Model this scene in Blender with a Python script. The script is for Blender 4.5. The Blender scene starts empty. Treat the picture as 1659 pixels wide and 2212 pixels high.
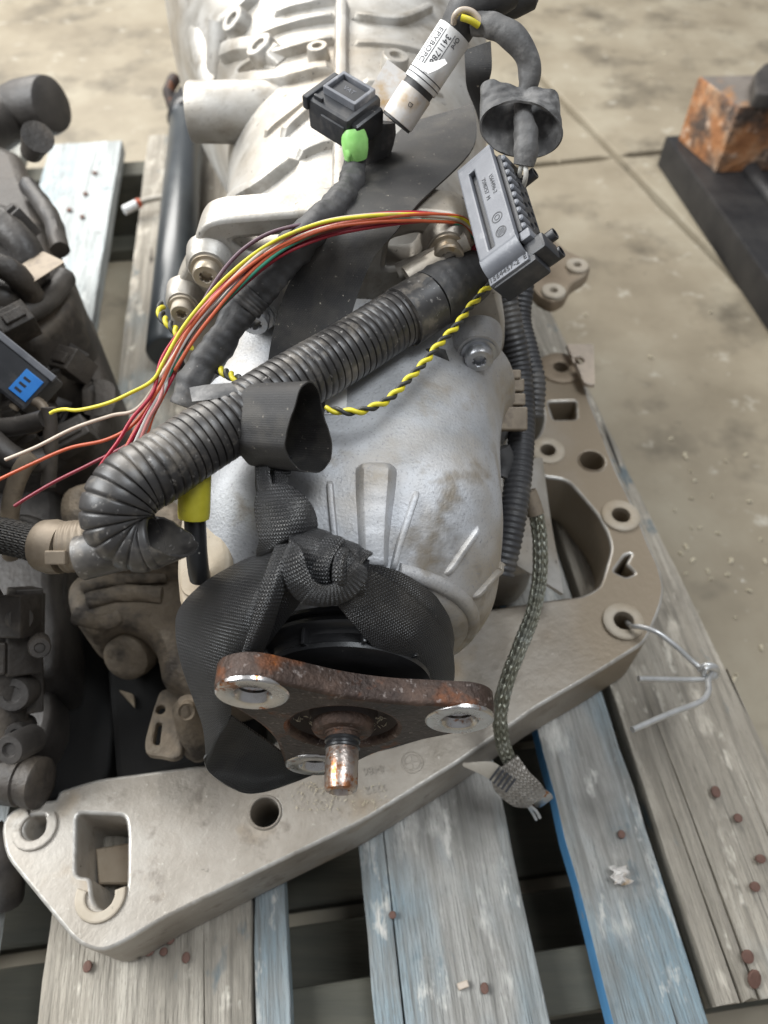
import bpy, bmesh, math, random
from mathutils import Vector, Matrix, noise
from mathutils.geometry import tessellate_polygon
random.seed(7)
S = bpy.context.scene
COL = S.collection
R = math.radians
PI = math.pi
# ------------------------------------------------------------------ camera, light, exposure
PITCH = R(53.3)
CAM = Vector((0, 0, 0.56))
FPX = 1597.0
FWD = Vector((0, math.cos(PITCH), -math.sin(PITCH)))
UPV = Vector((0, math.sin(PITCH), math.cos(PITCH)))
RGT = Vector((1, 0, 0))
cam = bpy.data.cameras.new('camera'); camo = bpy.data.objects.new('camera', cam); COL.objects.link(camo)
camo.location = CAM; camo.rotation_euler = (PI/2 - PITCH, 0, 0)
cam.sensor_fit = 'AUTO'; cam.sensor_width = 36; cam.lens = 26.0
cam.clip_start = 0.02; cam.clip_end = 60
cam.dof.use_dof = True; cam.dof.focus_distance = 0.368; cam.dof.aperture_fstop = 7.6
S.camera = camo
w = bpy.data.worlds.new('World'); S.world = w; w.use_nodes = True
bg = w.node_tree.nodes['Background']; bg.inputs[0].default_value = (0.93, 0.95, 1.0, 1); bg.inputs[1].default_value = 0.24
def area(name, loc, target, size, sizey, power, col):
    l = bpy.data.lights.new(name, 'AREA'); l.shape = 'RECTANGLE'; l.size = size; l.size_y = sizey; l.energy = power; l.color = col
    o = bpy.data.objects.new(name, l); COL.objects.link(o); o.location = loc
    o.rotation_euler = (Vector(target) - Vector(loc)).to_track_quat('-Z', 'Y').to_euler()
    return o
area('doorway_light', (-1.6, 3.0, 2.5), (0, .4, 0), 2.4, 1.6, 138, (1.0, .97, .92))
area('side_opening', (-2.1, .5, 2.0), (0, .3, .1), 1.7, 1.2, 84, (.95, .98, 1.0))
area('roof_skylight', (.8, .3, 3.0), (0, .3, 0), 1.2, 1.0, 42, (.90, .95, 1.0))
S.view_settings.view_transform = 'Standard'; S.view_settings.look = 'None'
S.view_settings.exposure = 0.34; S.view_settings.gamma = 1; S.view_settings.use_curve_mapping = False
S.cycles.use_denoising = True
# ------------------------------------------------------------------ places read off the photograph (display pixels 1659 x 2212) at a real depth or height
def ray(x, y): return RGT*((x-829.5)/FPX) + UPV*((1106-y)/FPX) + FWD
def D(x, y, d): return CAM + ray(x, y)*d
def Z(x, y, z):
    r = ray(x, y); return CAM + r*((z-CAM.z)/r.z)
def PY(x, y, Y):
    r = ray(x, y); return CAM + r*(Y/r.y)
def pxm(d): return d/FPX
# ------------------------------------------------------------------ mesh tools
def catmull(pts, n=8, closed=False):
    pts = [tuple(p) for p in pts]; m = len(pts); out = []
    rng = range(m) if closed else range(m-1)
    for i in rng:
        if closed: p0, p1, p2, p3 = pts[i-1], pts[i], pts[(i+1) % m], pts[(i+2) % m]
        else: p0, p1, p2, p3 = pts[max(i-1, 0)], pts[i], pts[i+1], pts[min(i+2, m-1)]
        for k in range(n):
            t = k/n
            out.append(tuple(.5*((2*b)+(-a+c)*t+(2*a-5*b+4*c-d)*t*t+(-a+3*b-3*c+d)*t**3) for a, b, c, d in zip(p0, p1, p2, p3)))
    if not closed: out.append(pts[-1])
    return out
def resample(pts, step):
    L = [0]
    for a, b in zip(pts, pts[1:]): L.append(L[-1]+(Vector(b[:3])-Vector(a[:3])).length)
    n = max(2, int(L[-1]/step)); out = []; j = 0
    for i in range(n+1):
        s = L[-1]*i/n
        while j < len(L)-2 and L[j+1] < s: j += 1
        t = (s-L[j])/max(L[j+1]-L[j], 1e-9)
        out.append(tuple(a+(b-a)*t for a, b in zip(pts[j], pts[j+1])))
    return out, L[-1]
class MB:
    def __init__(s): s.v = []; s.f = []; s.uv = []; s.mi = []
    def add(s, v, f, uv=None, mi=0):
        n = len(s.v); s.v += [Vector(p) for p in v]; s.f += [tuple(i+n for i in q) for q in f]
        s.uv += list(uv) if uv else [(p[0], p[1]) for p in v]
        s.mi += [mi]*len(f); return s
    def build(s, name, mats, parent=None, ang=40, label=None, cat=None, group=None, kind=None, recalc=True):
        if not isinstance(mats, (list, tuple)): mats = [mats]
        top = parent is None
        if top:
            xs = [p.x for p in s.v]; ys = [p.y for p in s.v]; zs = [p.z for p in s.v]
            loc = Vector(((min(xs)+max(xs))/2, (min(ys)+max(ys))/2, min(zs)))
        else: loc = base_of(parent)
        me = bpy.data.meshes.new(name)
        me.from_pydata([tuple(p-loc) for p in s.v], [], s.f)
        uvl = me.uv_layers.new(name='UVMap')
        for lp in me.loops: uvl.data[lp.index].uv = s.uv[lp.vertex_index]
        for m in mats: me.materials.append(m)
        for p, i in zip(me.polygons, s.mi): p.material_index = i
        if recalc:
            bm = bmesh.new(); bm.from_mesh(me); bmesh.ops.recalc_face_normals(bm, faces=bm.faces); bm.to_mesh(me); bm.free()
        me.shade_smooth(); me.set_sharp_from_angle(angle=R(ang))
        o = bpy.data.objects.new(name, me); COL.objects.link(o)
        if top: o.location = loc; o['_b'] = tuple(loc)
        else: o.parent = parent; o['_b'] = tuple(loc)
        if label: o['label'] = label
        if cat: o['category'] = cat
        if group: o['group'] = group
        if kind: o['kind'] = kind
        return o
def base_of(o): return Vector(o['_b'])
def thing(name, label, cat, loc, group=None):
    o = bpy.data.objects.new(name, None); COL.objects.link(o); o.location = loc; o.empty_display_size = .05
    o['_b'] = tuple(loc); o['label'] = label; o['category'] = cat
    if group: o['group'] = group
    return o
def frame(o, z, xh=(1, 0, 0)):
    z = Vector(z).normalized(); x = Vector(xh); x = (x - z*x.dot(z))
    if x.length < 1e-5: x = z.orthogonal()
    x.normalize(); y = z.cross(x)
    return Matrix(((x.x, y.x, z.x, o[0]), (x.y, y.y, z.y, o[1]), (x.z, y.z, z.z, o[2]), (0, 0, 0, 1)))
def axes(o, x, y, z):
    return Matrix(((x[0], y[0], z[0], o[0]), (x[1], y[1], z[1], o[1]), (x[2], y[2], z[2], o[2]), (0, 0, 0, 1)))
def frames_along(P):
    T = []
    for i in range(len(P)):
        a = P[max(i-1, 0)]; b = P[min(i+1, len(P)-1)]; t = (b-a); T.append(t.normalized() if t.length > 1e-9 else Vector((0, 1, 0)))
    n = T[0].orthogonal().normalized(); N = []
    for i in range(len(P)):
        n = n - T[i]*n.dot(T[i])
        if n.length < 1e-6: n = T[i].orthogonal()
        n.normalize(); N.append(n.copy())
    return T, N
def tube(mb, pts, r, seg=14, n=8, step=None, rf=None, caps=True, flat=1.0, wob=0, hollow=0, mi=0):
    """pts: (x,y,z[,radius factor]) ; rf(s,L) extra radius factor along the length"""
    P4 = [tuple(p)+((1.0,) if len(p) == 3 else ()) for p in pts]
    sm = catmull(P4, n)
    sm, L = resample(sm, step or max(.0012, r*.6))
    P = [Vector(p[:3]) for p in sm]; T, N = frames_along(P)
    v = []; f = []; uv = []; s = 0
    for i, p in enumerate(P):
        if i: s += (P[i]-P[i-1]).length
        rr = r*sm[i][3]*(rf(s, L) if rf else 1)
        B = T[i].cross(N[i])
        for k in range(seg):
            a = 2*PI*k/seg
            q = rr*(1+(wob*noise.noise(Vector((s*90, math.cos(a)*1.3, math.sin(a)*1.3))) if wob else 0))
            v.append(p+N[i]*(q*math.cos(a))+B*(q*math.sin(a)*flat)); uv.append((k/seg*2*PI*r, s))
    for i in range(len(P)-1):
        for k in range(seg):
            a = i*seg+k; b = i*seg+(k+1) % seg; f.append((a, b, b+seg, a+seg))
    if hollow:
        m = len(v); nn = len(P); off = hollow
        for end, idx, sg in ((0, 0, 1), (1, nn-1, -1)):
            base = idx*seg; c = P[idx]
            r1 = [c+(v[base+k]-c)*off for k in range(seg)]
            deep = [q+T[idx]*sg*r*2.2 for q in r1]
            s0 = len(v); v += r1+deep; uv += [(0, 0)]*(2*seg)
            for k in range(seg):
                k2 = (k+1) % seg
                f.append((base+k, s0+k, s0+k2, base+k2)); f.append((s0+k, s0+seg+k, s0+seg+k2, s0+k2))
            f.append(tuple(s0+seg+k for k in range(seg)))
    elif caps:
        f.append(tuple(range(seg))[::-1]); f.append(tuple((len(P)-1)*seg+k for k in range(seg)))
    return mb.add(v, f, uv, mi)
def lathe(mb, prof, M, seg=32, caps=(True, True), mi=0, arc=2*PI, wob=0):
    v = []; f = []; uv = []; n = len(prof)
    for i, (r, h) in enumerate(prof):
        for k in range(seg):
            a = arc*k/seg
            rr = r*(1+(wob*noise.noise(Vector((h*120, 2*math.cos(a), 2*math.sin(a)))) if wob else 0))
            v.append(M @ Vector((rr*math.cos(a), rr*math.sin(a), h))); uv.append((k/seg*2*PI*max(r, .001), h))
    for i in range(n-1):
        for k in range(seg):
            a = i*seg+k; b = i*seg+(k+1) % seg; f.append((a, b, b+seg, a+seg))
    if caps[0]: f.append(tuple(range(seg))[::-1])
    if caps[1]: f.append(tuple((n-1)*seg+k for k in range(seg)))
    return mb.add(v, f, uv, mi)
def area2(p): return sum(a[0]*b[1]-b[0]*a[1] for a, b in zip(p, p[1:]+p[:1]))/2
def inset(p, d):
    n = len(p); out = []
    for i in range(n):
        a, b, c = p[i-1], p[i], p[(i+1) % n]
        e1 = Vector((b[0]-a[0], b[1]-a[1])); e2 = Vector((c[0]-b[0], c[1]-b[1]))
        if e1.length < 1e-9 or e2.length < 1e-9: out.append(b); continue
        e1.normalize(); e2.normalize(); n1 = Vector((-e1.y, e1.x)); n2 = Vector((-e2.y, e2.x)); m = n1+n2
        if m.length < 1e-6: m = n1
        m.normalize(); k = max(m.dot(n1), .45); out.append((b[0]+m.x*d/k, b[1]+m.y*d/k))
    return out
def rnd(p, r, n=4):
    out = []; m = len(p)
    for i in range(m):
        a, b, c = Vector(p[i-1][:2]), Vector(p[i][:2]), Vector(p[(i+1) % m][:2])
        d1 = a-b; d2 = c-b; rr = min(r, d1.length*.48, d2.length*.48)
        s = b+d1.normalized()*rr; e = b+d2.normalized()*rr
        for k in range(n+1):
            t = k/n; q = s*(1-t)**2+b*2*t*(1-t)+e*t*t; out.append((q.x, q.y))
    return out
def circ(cx, cy, r, n=20, ry=None): return [(cx+r*math.cos(2*PI*k/n), cy+(ry or r)*math.sin(2*PI*k/n)) for k in range(n)]
def plate(mb, outer, holes, t, bev, M, nb=2, mi=0, bottom=True, side_mi=None, edge_mi=None):
    """slab with rounded top edges: top face at local z=0, bottom at z=-t"""
    loops = [list(outer) if area2(outer) > 0 else list(outer)[::-1]]+[list(h) if area2(h) < 0 else list(h)[::-1] for h in holes]
    side_mi = mi if side_mi is None else side_mi
    tops = []
    for lp in loops:
        rings = [(lp, -t)]+[(inset(lp, bev*(1-math.cos(k/nb*PI/2))), -bev+bev*math.sin(k/nb*PI/2)) for k in range(nb+1)]
        v = []; f = []; m = len(lp)
        for ring, z in rings: v += [M @ Vector((x, y, z)) for x, y in ring]
        for i in range(len(rings)-1):
            for k in range(m):
                a = i*m+k; b = i*m+(k+1) % m; f.append((a, b, b+m, a+m))
        mb.add(v, f, None, side_mi)
        if edge_mi is not None: mb.mi[-(len(rings)-2)*m:] = [edge_mi]*((len(rings)-2)*m)
        tops.append(rings[-1][0])
    for lps, z in ((tops, 0),)+(((loops, -t),) if bottom else ()):
        tri = tessellate_polygon([[Vector((x, y, 0)) for x, y in l] for l in lps])
        flat = [M @ Vector((x, y, z)) for l in lps for x, y in l]
        mb.add(flat, [tuple(q) for q in tri], None, mi)
    return mb
def rect(x0, y0, x1, y1, r=0, n=3):
    p = [(x0, y0), (x1, y0), (x1, y1), (x0, y1)]
    return rnd(p, r, n) if r else p
def box(mb, M, x0, x1, y0, y1, z0, z1, bev=.001, r=None, mi=0):
    return plate(mb, rect(x0, y0, x1, y1, r if r is not None else bev, 2), [], z1-z0, min(bev, (z1-z0)*.45), M @ Matrix.Translation((0, 0, z1)), 2, mi)
def band(mb, lines, th=.0012, n=7, across=9, bulge=None, curl=0, mi=0):
    """strap: lines = (left point, right point, bulge) crosslines in order along it"""
    flat = [tuple(a)+tuple(b)+((c,) if c is not None else (0,)) for a, b, c in [(l+(0,))[:3] for l in lines]]
    sm = catmull(flat, n); G = []; s = 0; prev = None; UV = []
    for row in sm:
        a = Vector(row[:3]); b = Vector(row[3:6]); bl = row[6]; mid = (a+b)/2
        if prev is not None: s += (mid-prev).length
        prev = mid; W = (b-a).length
        nrm = (CAM-mid).normalized()
        G.append([a.lerp(b, k/(across-1))+nrm*(bl*(1-(2*k/(across-1)-1)**2)) for k in range(across)])
        UV.append([(k/(across-1)*W, s) for k in range(across)])
    return thick(mb, G, UV, th, mi)
def thick(mb, G, UV, th, mi=0, closed=False):
    m = len(G); n = len(G[0]); N = []
    for i in range(m):
        rowN = []
        for j in range(n):
            du = G[(i+1) % m if closed else min(i+1, m-1)][j]-G[i-1 if closed else max(i-1, 0)][j]
            dv = G[i][min(j+1, n-1)]-G[i][max(j-1, 0)]
            c = du.cross(dv); rowN.append(c.normalized() if c.length > 1e-12 else Vector((0, 0, 1)))
        N.append(rowN)
    v = []; uv = []
    for sg in (1, -1):
        for i in range(m):
            for j in range(n): v.append(G[i][j]+N[i][j]*(sg*th/2)); uv.append(UV[i][j])
    f = []; o = m*n
    for i in range(m if closed else m-1):
        i2 = (i+1) % m
        for j in range(n-1):
            a, b, c, d = i*n+j, i*n+j+1, i2*n+j+1, i2*n+j
            f.append((a, b, c, d)); f.append((o+d, o+c, o+b, o+a))
        f.append((i*n, i2*n, o+i2*n, o+i*n)); f.append((i*n+n-1, o+i*n+n-1, o+i2*n+n-1, i2*n+n-1))
    if not closed:
        for j in range(n-1):
            f.append((j, o+j, o+j+1, j+1)); e = (m-1)*n; f.append((e+j, e+j+1, o+e+j+1, o+e+j))
    return mb.add(v, f, uv, mi)
def text_mesh(mb, s, size, M, ext=.00015, wrap=None, spacing=1.0, mi=0, align='CENTER'):
    cu = bpy.data.curves.new('t', 'FONT'); cu.body = s; cu.size = size; cu.extrude = ext; cu.align_x = align; cu.align_y = 'CENTER'; cu.space_character = spacing
    cu.resolution_u = 3
    o = bpy.data.objects.new('t', cu); COL.objects.link(o)
    dg = bpy.context.evaluated_depsgraph_get(); me = bpy.data.meshes.new_from_object(o.evaluated_get(dg))
    vs = []
    for p in me.vertices:
        c = p.co.copy()
        if wrap: a = c.y/wrap; c = Vector((c.x, (wrap+c.z)*math.sin(a), (wrap+c.z)*math.cos(a)-wrap))
        vs.append(M @ c)
    mb.add(vs, [tuple(p.vertices) for p in me.polygons], None, mi)
    bpy.data.objects.remove(o); bpy.data.meshes.remove(me); bpy.data.curves.remove(cu)
    return mb
# ------------------------------------------------------------------ materials
def nd(nt, t, **kw):
    n = nt.nodes.new(t)
    for k, val in kw.items():
        if k in n.inputs: n.inputs[k].default_value = val
        else: setattr(n, k, val)
    return n
def mat(name, cols, scale=40, rough=(.5, .6), metal=0.0, bump=(), speck=(), coord='Object', stretch=(1, 1, 1), detail=5, coat=0, sheen=0, spec=.5, contrast=(.3, .7), weave=None, rand=False, grad=None):
    m = bpy.data.materials.new(name); m.use_nodes = True; nt = m.node_tree; L = nt.links
    b = nt.nodes['Principled BSDF']
    tc = nd(nt, 'ShaderNodeTexCoord'); mp = nd(nt, 'ShaderNodeMapping'); mp.inputs['Scale'].default_value = stretch
    SRC = tc.outputs[coord]
    if rand:
        oi = nd(nt, 'ShaderNodeObjectInfo'); ml = nd(nt, 'ShaderNodeMath', operation='MULTIPLY'); ml.inputs[1].default_value = 37.0; L.new(oi.outputs['Random'], ml.inputs[0])
        va = nd(nt, 'ShaderNodeVectorMath', operation='ADD'); L.new(SRC, va.inputs[0]); L.new(ml.outputs[0], va.inputs[1]); SRC = va.outputs[0]
    L.new(SRC, mp.inputs[0])
    no = nd(nt, 'ShaderNodeTexNoise', Scale=scale, Detail=detail, Roughness=.6); L.new(mp.outputs[0], no.inputs['Vector'])
    rp = nd(nt, 'ShaderNodeValToRGB'); el = rp.color_ramp.elements
    k = len(cols)
    while len(el) < k: el.new(.5)
    for i, c in enumerate(cols):
        el[i].position = contrast[0]+(contrast[1]-contrast[0])*i/max(k-1, 1); el[i].color = (*c, 1)
    if k == 1: el[1].color = (*cols[0], 1)
    L.new(no.outputs['Fac'], rp.inputs[0]); out = rp.outputs[0]
    for sp in speck:
        col, sc, lo, hi = sp[:4]; st = sp[4] if len(sp) > 4 else None
        n2 = nd(nt, 'ShaderNodeTexNoise', Scale=sc, Detail=4, Roughness=.65)
        if st:
            mp2 = nd(nt, 'ShaderNodeMapping'); mp2.inputs['Scale'].default_value = st; L.new(SRC, mp2.inputs[0]); L.new(mp2.outputs[0], n2.inputs['Vector'])
        else: L.new(mp.outputs[0], n2.inputs['Vector'])
        mr = nd(nt, 'ShaderNodeMapRange'); mr.inputs['From Min'].default_value = lo; mr.inputs['From Max'].default_value = hi; L.new(n2.outputs['Fac'], mr.inputs['Value'])
        mx = nd(nt, 'ShaderNodeMix', data_type='RGBA'); L.new(mr.outputs[0], mx.inputs['Factor']); L.new(out, mx.inputs['A']); mx.inputs['B'].default_value = (*col, 1); out = mx.outputs['Result']
    if grad:
        gcol, gx, gw = grad
        sx0 = nd(nt, 'ShaderNodeSeparateXYZ'); L.new(tc.outputs['Object'], sx0.inputs[0])
        ng_ = nd(nt, 'ShaderNodeTexNoise', Scale=16, Detail=6); L.new(tc.outputs['Object'], ng_.inputs['Vector'])
        ma = nd(nt, 'ShaderNodeMath', operation='MULTIPLY_ADD'); L.new(ng_.outputs['Fac'], ma.inputs[0]); ma.inputs[1].default_value = .16; L.new(sx0.outputs[0], ma.inputs[2])
        mr = nd(nt, 'ShaderNodeMapRange'); mr.inputs['From Min'].default_value = gx; mr.inputs['From Max'].default_value = gx+gw; L.new(ma.outputs[0], mr.inputs['Value'])
        mx = nd(nt, 'ShaderNodeMix', data_type='RGBA'); L.new(mr.outputs[0], mx.inputs['Factor']); L.new(out, mx.inputs['A']); mx.inputs['B'].default_value = (*gcol, 1); out = mx.outputs['Result']
    L.new(out, b.inputs['Base Color'])
    rr = nd(nt, 'ShaderNodeMapRange'); rr.inputs['To Min'].default_value = rough[0]; rr.inputs['To Max'].default_value = rough[1]
    L.new(no.outputs['Fac'], rr.inputs['Value']); L.new(rr.outputs[0], b.inputs['Roughness'])
    b.inputs['Metallic'].default_value = metal; b.inputs['Specular IOR Level'].default_value = spec
    if coat: b.inputs['Coat Weight'].default_value = coat; b.inputs['Coat Roughness'].default_value = .25
    if sheen: b.inputs['Sheen Weight'].default_value = sheen
    last = None
    for bs, st, di in bump:
        n3 = nd(nt, 'ShaderNodeTexNoise', Scale=bs, Detail=4); L.new(mp.outputs[0], n3.inputs['Vector'])
        bp = nd(nt, 'ShaderNodeBump', Strength=st, Distance=di); L.new(n3.outputs['Fac'], bp.inputs['Height'])
        if last: L.new(last, bp.inputs['Normal'])
        last = bp.outputs[0]
    if weave:
        pu, pv, st, di = weave
        sx = nd(nt, 'ShaderNodeSeparateXYZ'); L.new(tc.outputs['UV'], sx.inputs[0])
        def sn(o, k, add=None):
            a = nd(nt, 'ShaderNodeMath', operation='MULTIPLY'); L.new(o, a.inputs[0]); a.inputs[1].default_value = k
            x = a.outputs[0]
            if add is not None: q = nd(nt, 'ShaderNodeMath', operation='ADD'); L.new(x, q.inputs[0]); L.new(add, q.inputs[1]); x = q.outputs[0]
            s_ = nd(nt, 'ShaderNodeMath', operation='SINE'); L.new(x, s_.inputs[0]); return s_.outputs[0]
        su = sn(sx.outputs[0], 2*PI/pu)
        ph = nd(nt, 'ShaderNodeMath', operation='MULTIPLY'); L.new(su, ph.inputs[0]); ph.inputs[1].default_value = 1.6
        sv = sn(sx.outputs[1], 2*PI/pv, ph.outputs[0])
        ab = nd(nt, 'ShaderNodeMath', operation='ABSOLUTE'); L.new(su, ab.inputs[0])
        hh = nd(nt, 'ShaderNodeMath', operation='MULTIPLY_ADD'); L.new(sv, hh.inputs[0]); hh.inputs[1].default_value = .6; L.new(ab.outputs[0], hh.inputs[2])
        bp = nd(nt, 'ShaderNodeBump', Strength=st, Distance=di); L.new(hh.outputs[0], bp.inputs['Height'])
        if last: L.new(last, bp.inputs['Normal'])
        last = bp.outputs[0]
    if last: L.new(last, b.inputs['Normal'])
    return m
M = {}
M['alu'] = mat('cast_aluminium_dusty', [(.34, .32, .285), (.44, .42, .385), (.52, .505, .475)], 28, (.36, .6), .45, ((500, .25, .0006), (90, .15, .001)), (((.30, .24, .165), 10, .42, .80), ((.20, .17, .13), 34, .52, .8), ((.10, .09, .08), 200, .64, .72)))
M['alutail'] = mat('cast_aluminium_tail', [(.33, .335, .34), (.44, .445, .455), (.54, .55, .57)], 20, (.42, .66), .38, ((650, .45, .0006), (60, .05, .0016)), (((.32, .265, .19), 9, .42, .64), ((.14, .125, .105), 17, .60, .72), ((.27, .27, .28), 700, .56, .70), ((.27, .225, .165), 34, .56, .80), ((.035, .035, .035), 80, .735, .765)))
M['alutan'] = mat('cast_aluminium_tan', [(.27, .225, .16), (.39, .335, .26), (.47, .42, .345)], 18, (.5, .72), .2, ((300, .2, .0008),), (((.28, .21, .13), 14, .5, .8), ((.10, .09, .08), 200, .68, .76)))
M['edge'] = mat('worn_casting_edge', [(.34, .31, .27), (.54, .52, .48)], 60, (.3, .5), .5, ((260, .4, .0008),), (((.20, .16, .115), 24, .5, .7),))
M['member'] = mat('sand_cast_bracket', [(.23, .20, .16), (.34, .305, .26), (.42, .39, .345)], 14, (.40, .62), .3, ((260, .45, .0009), (900, .35, .0004)), (((.27, .19, .10), 11, .52, .72), ((.15, .125, .10), 46, .58, .76), ((.48, .44, .38), 260, .66, .72), ((.06, .05, .04), 75, .70, .75)), grad=((.25, .20, .14), .19, .10))
M['memberbrown'] = mat('sand_cast_bracket_brown', [(.17, .125, .08), (.28, .22, .155), (.36, .30, .225)], 16, (.5, .7), .3, ((260, .3, .0007),), (((.12, .09, .06), 40, .58, .75), ((.46, .40, .32), 300, .68, .74)))
M['grime_shade'] = mat('oily_shaded_tan_casting', [(.10, .078, .052), (.19, .15, .105), (.26, .215, .16)], 22, (.5, .75), .1, ((300, .7, .0014), (48, .7, .004)), (((.04, .032, .025), 22, .48, .66), ((.34, .29, .22), 30, .62, .8)))  # oily tan, base also darkened to carry the shade on the left castings
M['rust'] = mat('rusty_steel', [(.026, .018, .015), (.065, .042, .032), (.125, .080, .060)], 45, (.42, .75), .45, ((420, .9, .0010), (90, .5, .0016)), (((.17, .058, .02), 40, .53, .68), ((.36, .115, .025), 80, .635, .70), ((.24, .20, .18), 260, .60, .70), ((.02, .016, .014), 26, .55, .70)))
M['rustface'] = mat('dark_worn_steel_face', [(.030, .024, .022), (.060, .048, .043), (.10, .085, .076)], 40, (.42, .7), .45, ((420, .7, .0008), (90, .4, .0014)), (((.15, .055, .02), 36, .58, .70), ((.22, .19, .17), 260, .60, .70)))
M['rustdark'] = mat('dark_rust', [(.03, .024, .022), (.06, .045, .04)], 60, (.5, .8), .4, ((400, .4, .0005),), (((.22, .07, .02), 40, .58, .7),))
M['steel'] = mat('machined_steel', [(.42, .40, .38), (.62, .61, .60)], 70, (.18, .38), .95, ((500, .15, .0003),), (((.34, .12, .03), 120, .58, .66), ((.16, .09, .05), 60, .60, .72)))
M['shaft'] = mat('pitted_shaft', [(.36, .30, .26), (.56, .51, .47)], 60, (.22, .48), .85, ((500, .5, .0005),), (((.30, .12, .045), 210, .50, .62), ((.22, .10, .055), 42, .50, .68), ((.42, .16, .04), 110, .58, .66)))
M['bolt'] = mat('zinc_bolt', [(.38, .39, .41), (.55, .56, .58)], 90, (.28, .45), .85, ((500, .2, .0003),), (((.34, .27, .18), 40, .55, .75),))
M['boltold'] = mat('stained_bolt', [(.34, .28, .20), (.50, .44, .36)], 90, (.35, .55), .7, ((500, .2, .0003),), (((.40, .25, .10), 60, .55, .7),))
M['conduit'] = mat('black_conduit', [(.022, .020, .019), (.045, .042, .040)], 45, (.32, .5), 0, ((700, .12, .0003),), (((.20, .18, .155), 30, .48, .85), ((.34, .32, .30), 300, .62, .74), ((.16, .14, .115), 90, .56, .74)), spec=.6)
M['conduitsm'] = mat('black_conduit_small', [(.022, .022, .024), (.05, .049, .05)], 45, (.4, .55), 0, ((700, .12, .0003),), (((.17, .155, .135), 30, .5, .85),))
M['tape'] = mat('cloth_tape', [(.030, .029, .029), (.065, .063, .062)], 55, (.5, .7), 0, ((1400, .25, .0003), (160, .35, .0016)), (((.22, .20, .175), 40, .56, .85), ((.4, .37, .33), 420, .68, .78)))
M['tapegrey'] = mat('dusty_tape', [(.07, .067, .065), (.14, .135, .13)], 60, (.5, .7), 0, ((1400, .3, .0003), (160, .45, .002)), (((.30, .285, .27), 60, .52, .8),))
M['web'] = mat('black_webbing', [(.010, .010, .011), (.020, .020, .021)], 60, (.28, .44), 0, ((120, .25, .002),), (((.085, .078, .07), 24, .56, .85), ((.50, .47, .40), 420, .72, .75)), weave=(.0012, .0017, .9, .0005), spec=.8)
M['webdusty'] = mat('dusty_webbing', [(.013, .012, .012), (.026, .024, .022)], 60, (.5, .7), 0, (), (((.075, .066, .054), 30, .5, .85), ((.40, .36, .29), 420, .66, .74)), weave=(.0008, .0010, .35, .0002))
M['rubber'] = mat('black_rubber', [(.012, .012, .013), (.024, .024, .025)], 50, (.25, .4), 0, ((500, .1, .0004),), (((.35, .33, .3), 380, .70, .76),))
M['plastic'] = mat('black_plastic', [(.020, .021, .024), (.036, .037, .041)], 50, (.35, .5), 0, ((1500, .15, .0002),), (((.12, .11, .10), 40, .55, .85),))
M['plasticgrey'] = mat('grey_black_plastic', [(.11, .115, .13), (.17, .175, .19)], 60, (.34, .48), 0, ((1800, .35, .0002),), (((.26, .26, .27), 120, .6, .75),))
M['hole'] = mat('hollow_black', [(.006, .006, .007)], 50, (.8, .9))
M['green'] = mat('green_tape', [(.24, .58, .14), (.38, .74, .24)], 120, (.35, .5))
M['yellowcap'] = mat('yellow_cap', [(.42, .37, .02), (.58, .52, .05)], 60, (.4, .55), 0, (), (((.10, .09, .03), 60, .56, .72),))
for nme, c in dict(red=(.36, .012, .03), orange=(.50, .09, .03), white=(.62, .60, .55), yellow=(.68, .58, .03), brown=(.16, .045, .03), green2=(.03, .22, .14), pink=(.52, .18, .16), purple=(.10, .05, .07), dred=(.22, .015, .03), beige=(.52, .43, .34)).items():
    M['w_'+nme] = mat('wire_'+nme, [tuple(x*.8 for x in c), c], 120, (.35, .5), 0, (), (((.20, .16, .12), 60, .6, .85),))
M['w_black'] = mat('wire_black', [(.02, .02, .018), (.04, .04, .035)], 100, (.4, .55))
M['label'] = mat('white_label', [(.66, .65, .63), (.80, .79, .78)], 60, (.4, .55), 0, (), (((.50, .40, .26), 30, .58, .8), ((.30, .28, .25), 200, .68, .75)))
M['labelold'] = mat('stained_label', [(.55, .52, .48), (.66, .63, .60)], 60, (.45, .6), 0, (), (((.46, .30, .13), 45, .47, .66),))
M['lug'] = mat('tarnished_lug', [(.24, .215, .185), (.42, .39, .35)], 60, (.4, .6), .4, ((300, .6, .0010),), (((.62, .59, .54), 160, .58, .70), ((.10, .085, .07), 50, .58, .72)), weave=(.0032, .004, .8, .0008))
M['ink'] = mat('print_black', [(.02, .02, .025)], 50, (.6, .7))
M['inkgrey'] = mat('print_grey', [(.035, .036, .04)], 50, (.5, .6))
M['galv'] = mat('galvanised_wire', [(.50, .50, .49), (.66, .66, .65)], 120, (.3, .45), .7)
M['braid'] = mat('braided_copper_tinned', [(.20, .20, .15), (.34, .34, .28)], 80, (.35, .5), .6, (), (((.42, .44, .40), 60, .52, .8),), weave=(.0042, .006, 1.0, .0012))
M['braidblk'] = mat('woven_sleeve', [(.025, .023, .021), (.05, .046, .042)], 60, (.5, .65), 0, (), (((.15, .125, .10), 40, .5, .85),), weave=(.003, .004, 1.0, .0008))
M['clamp'] = mat('dusty_clamp', [(.16, .125, .09), (.28, .23, .17)], 60, (.45, .6), .3, ((300, .2, .0006),), (((.08, .06, .05), 60, .56, .75),))
M['dark'] = mat('oily_dark_casting', [(.018, .016, .015), (.045, .040, .036), (.075, .066, .058)], 18, (.4, .6), .1, ((240, .4, .001), (50, .4, .003)), (((.13, .11, .09), 14, .55, .85),))
M['darkbrown'] = mat('oily_brown_casting', [(.020, .017, .014), (.042, .035, .029), (.070, .058, .047)], 16, (.45, .65), .1, ((240, .4, .001), (60, .4, .003)), (((.16, .13, .10), 20, .55, .85),))
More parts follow.
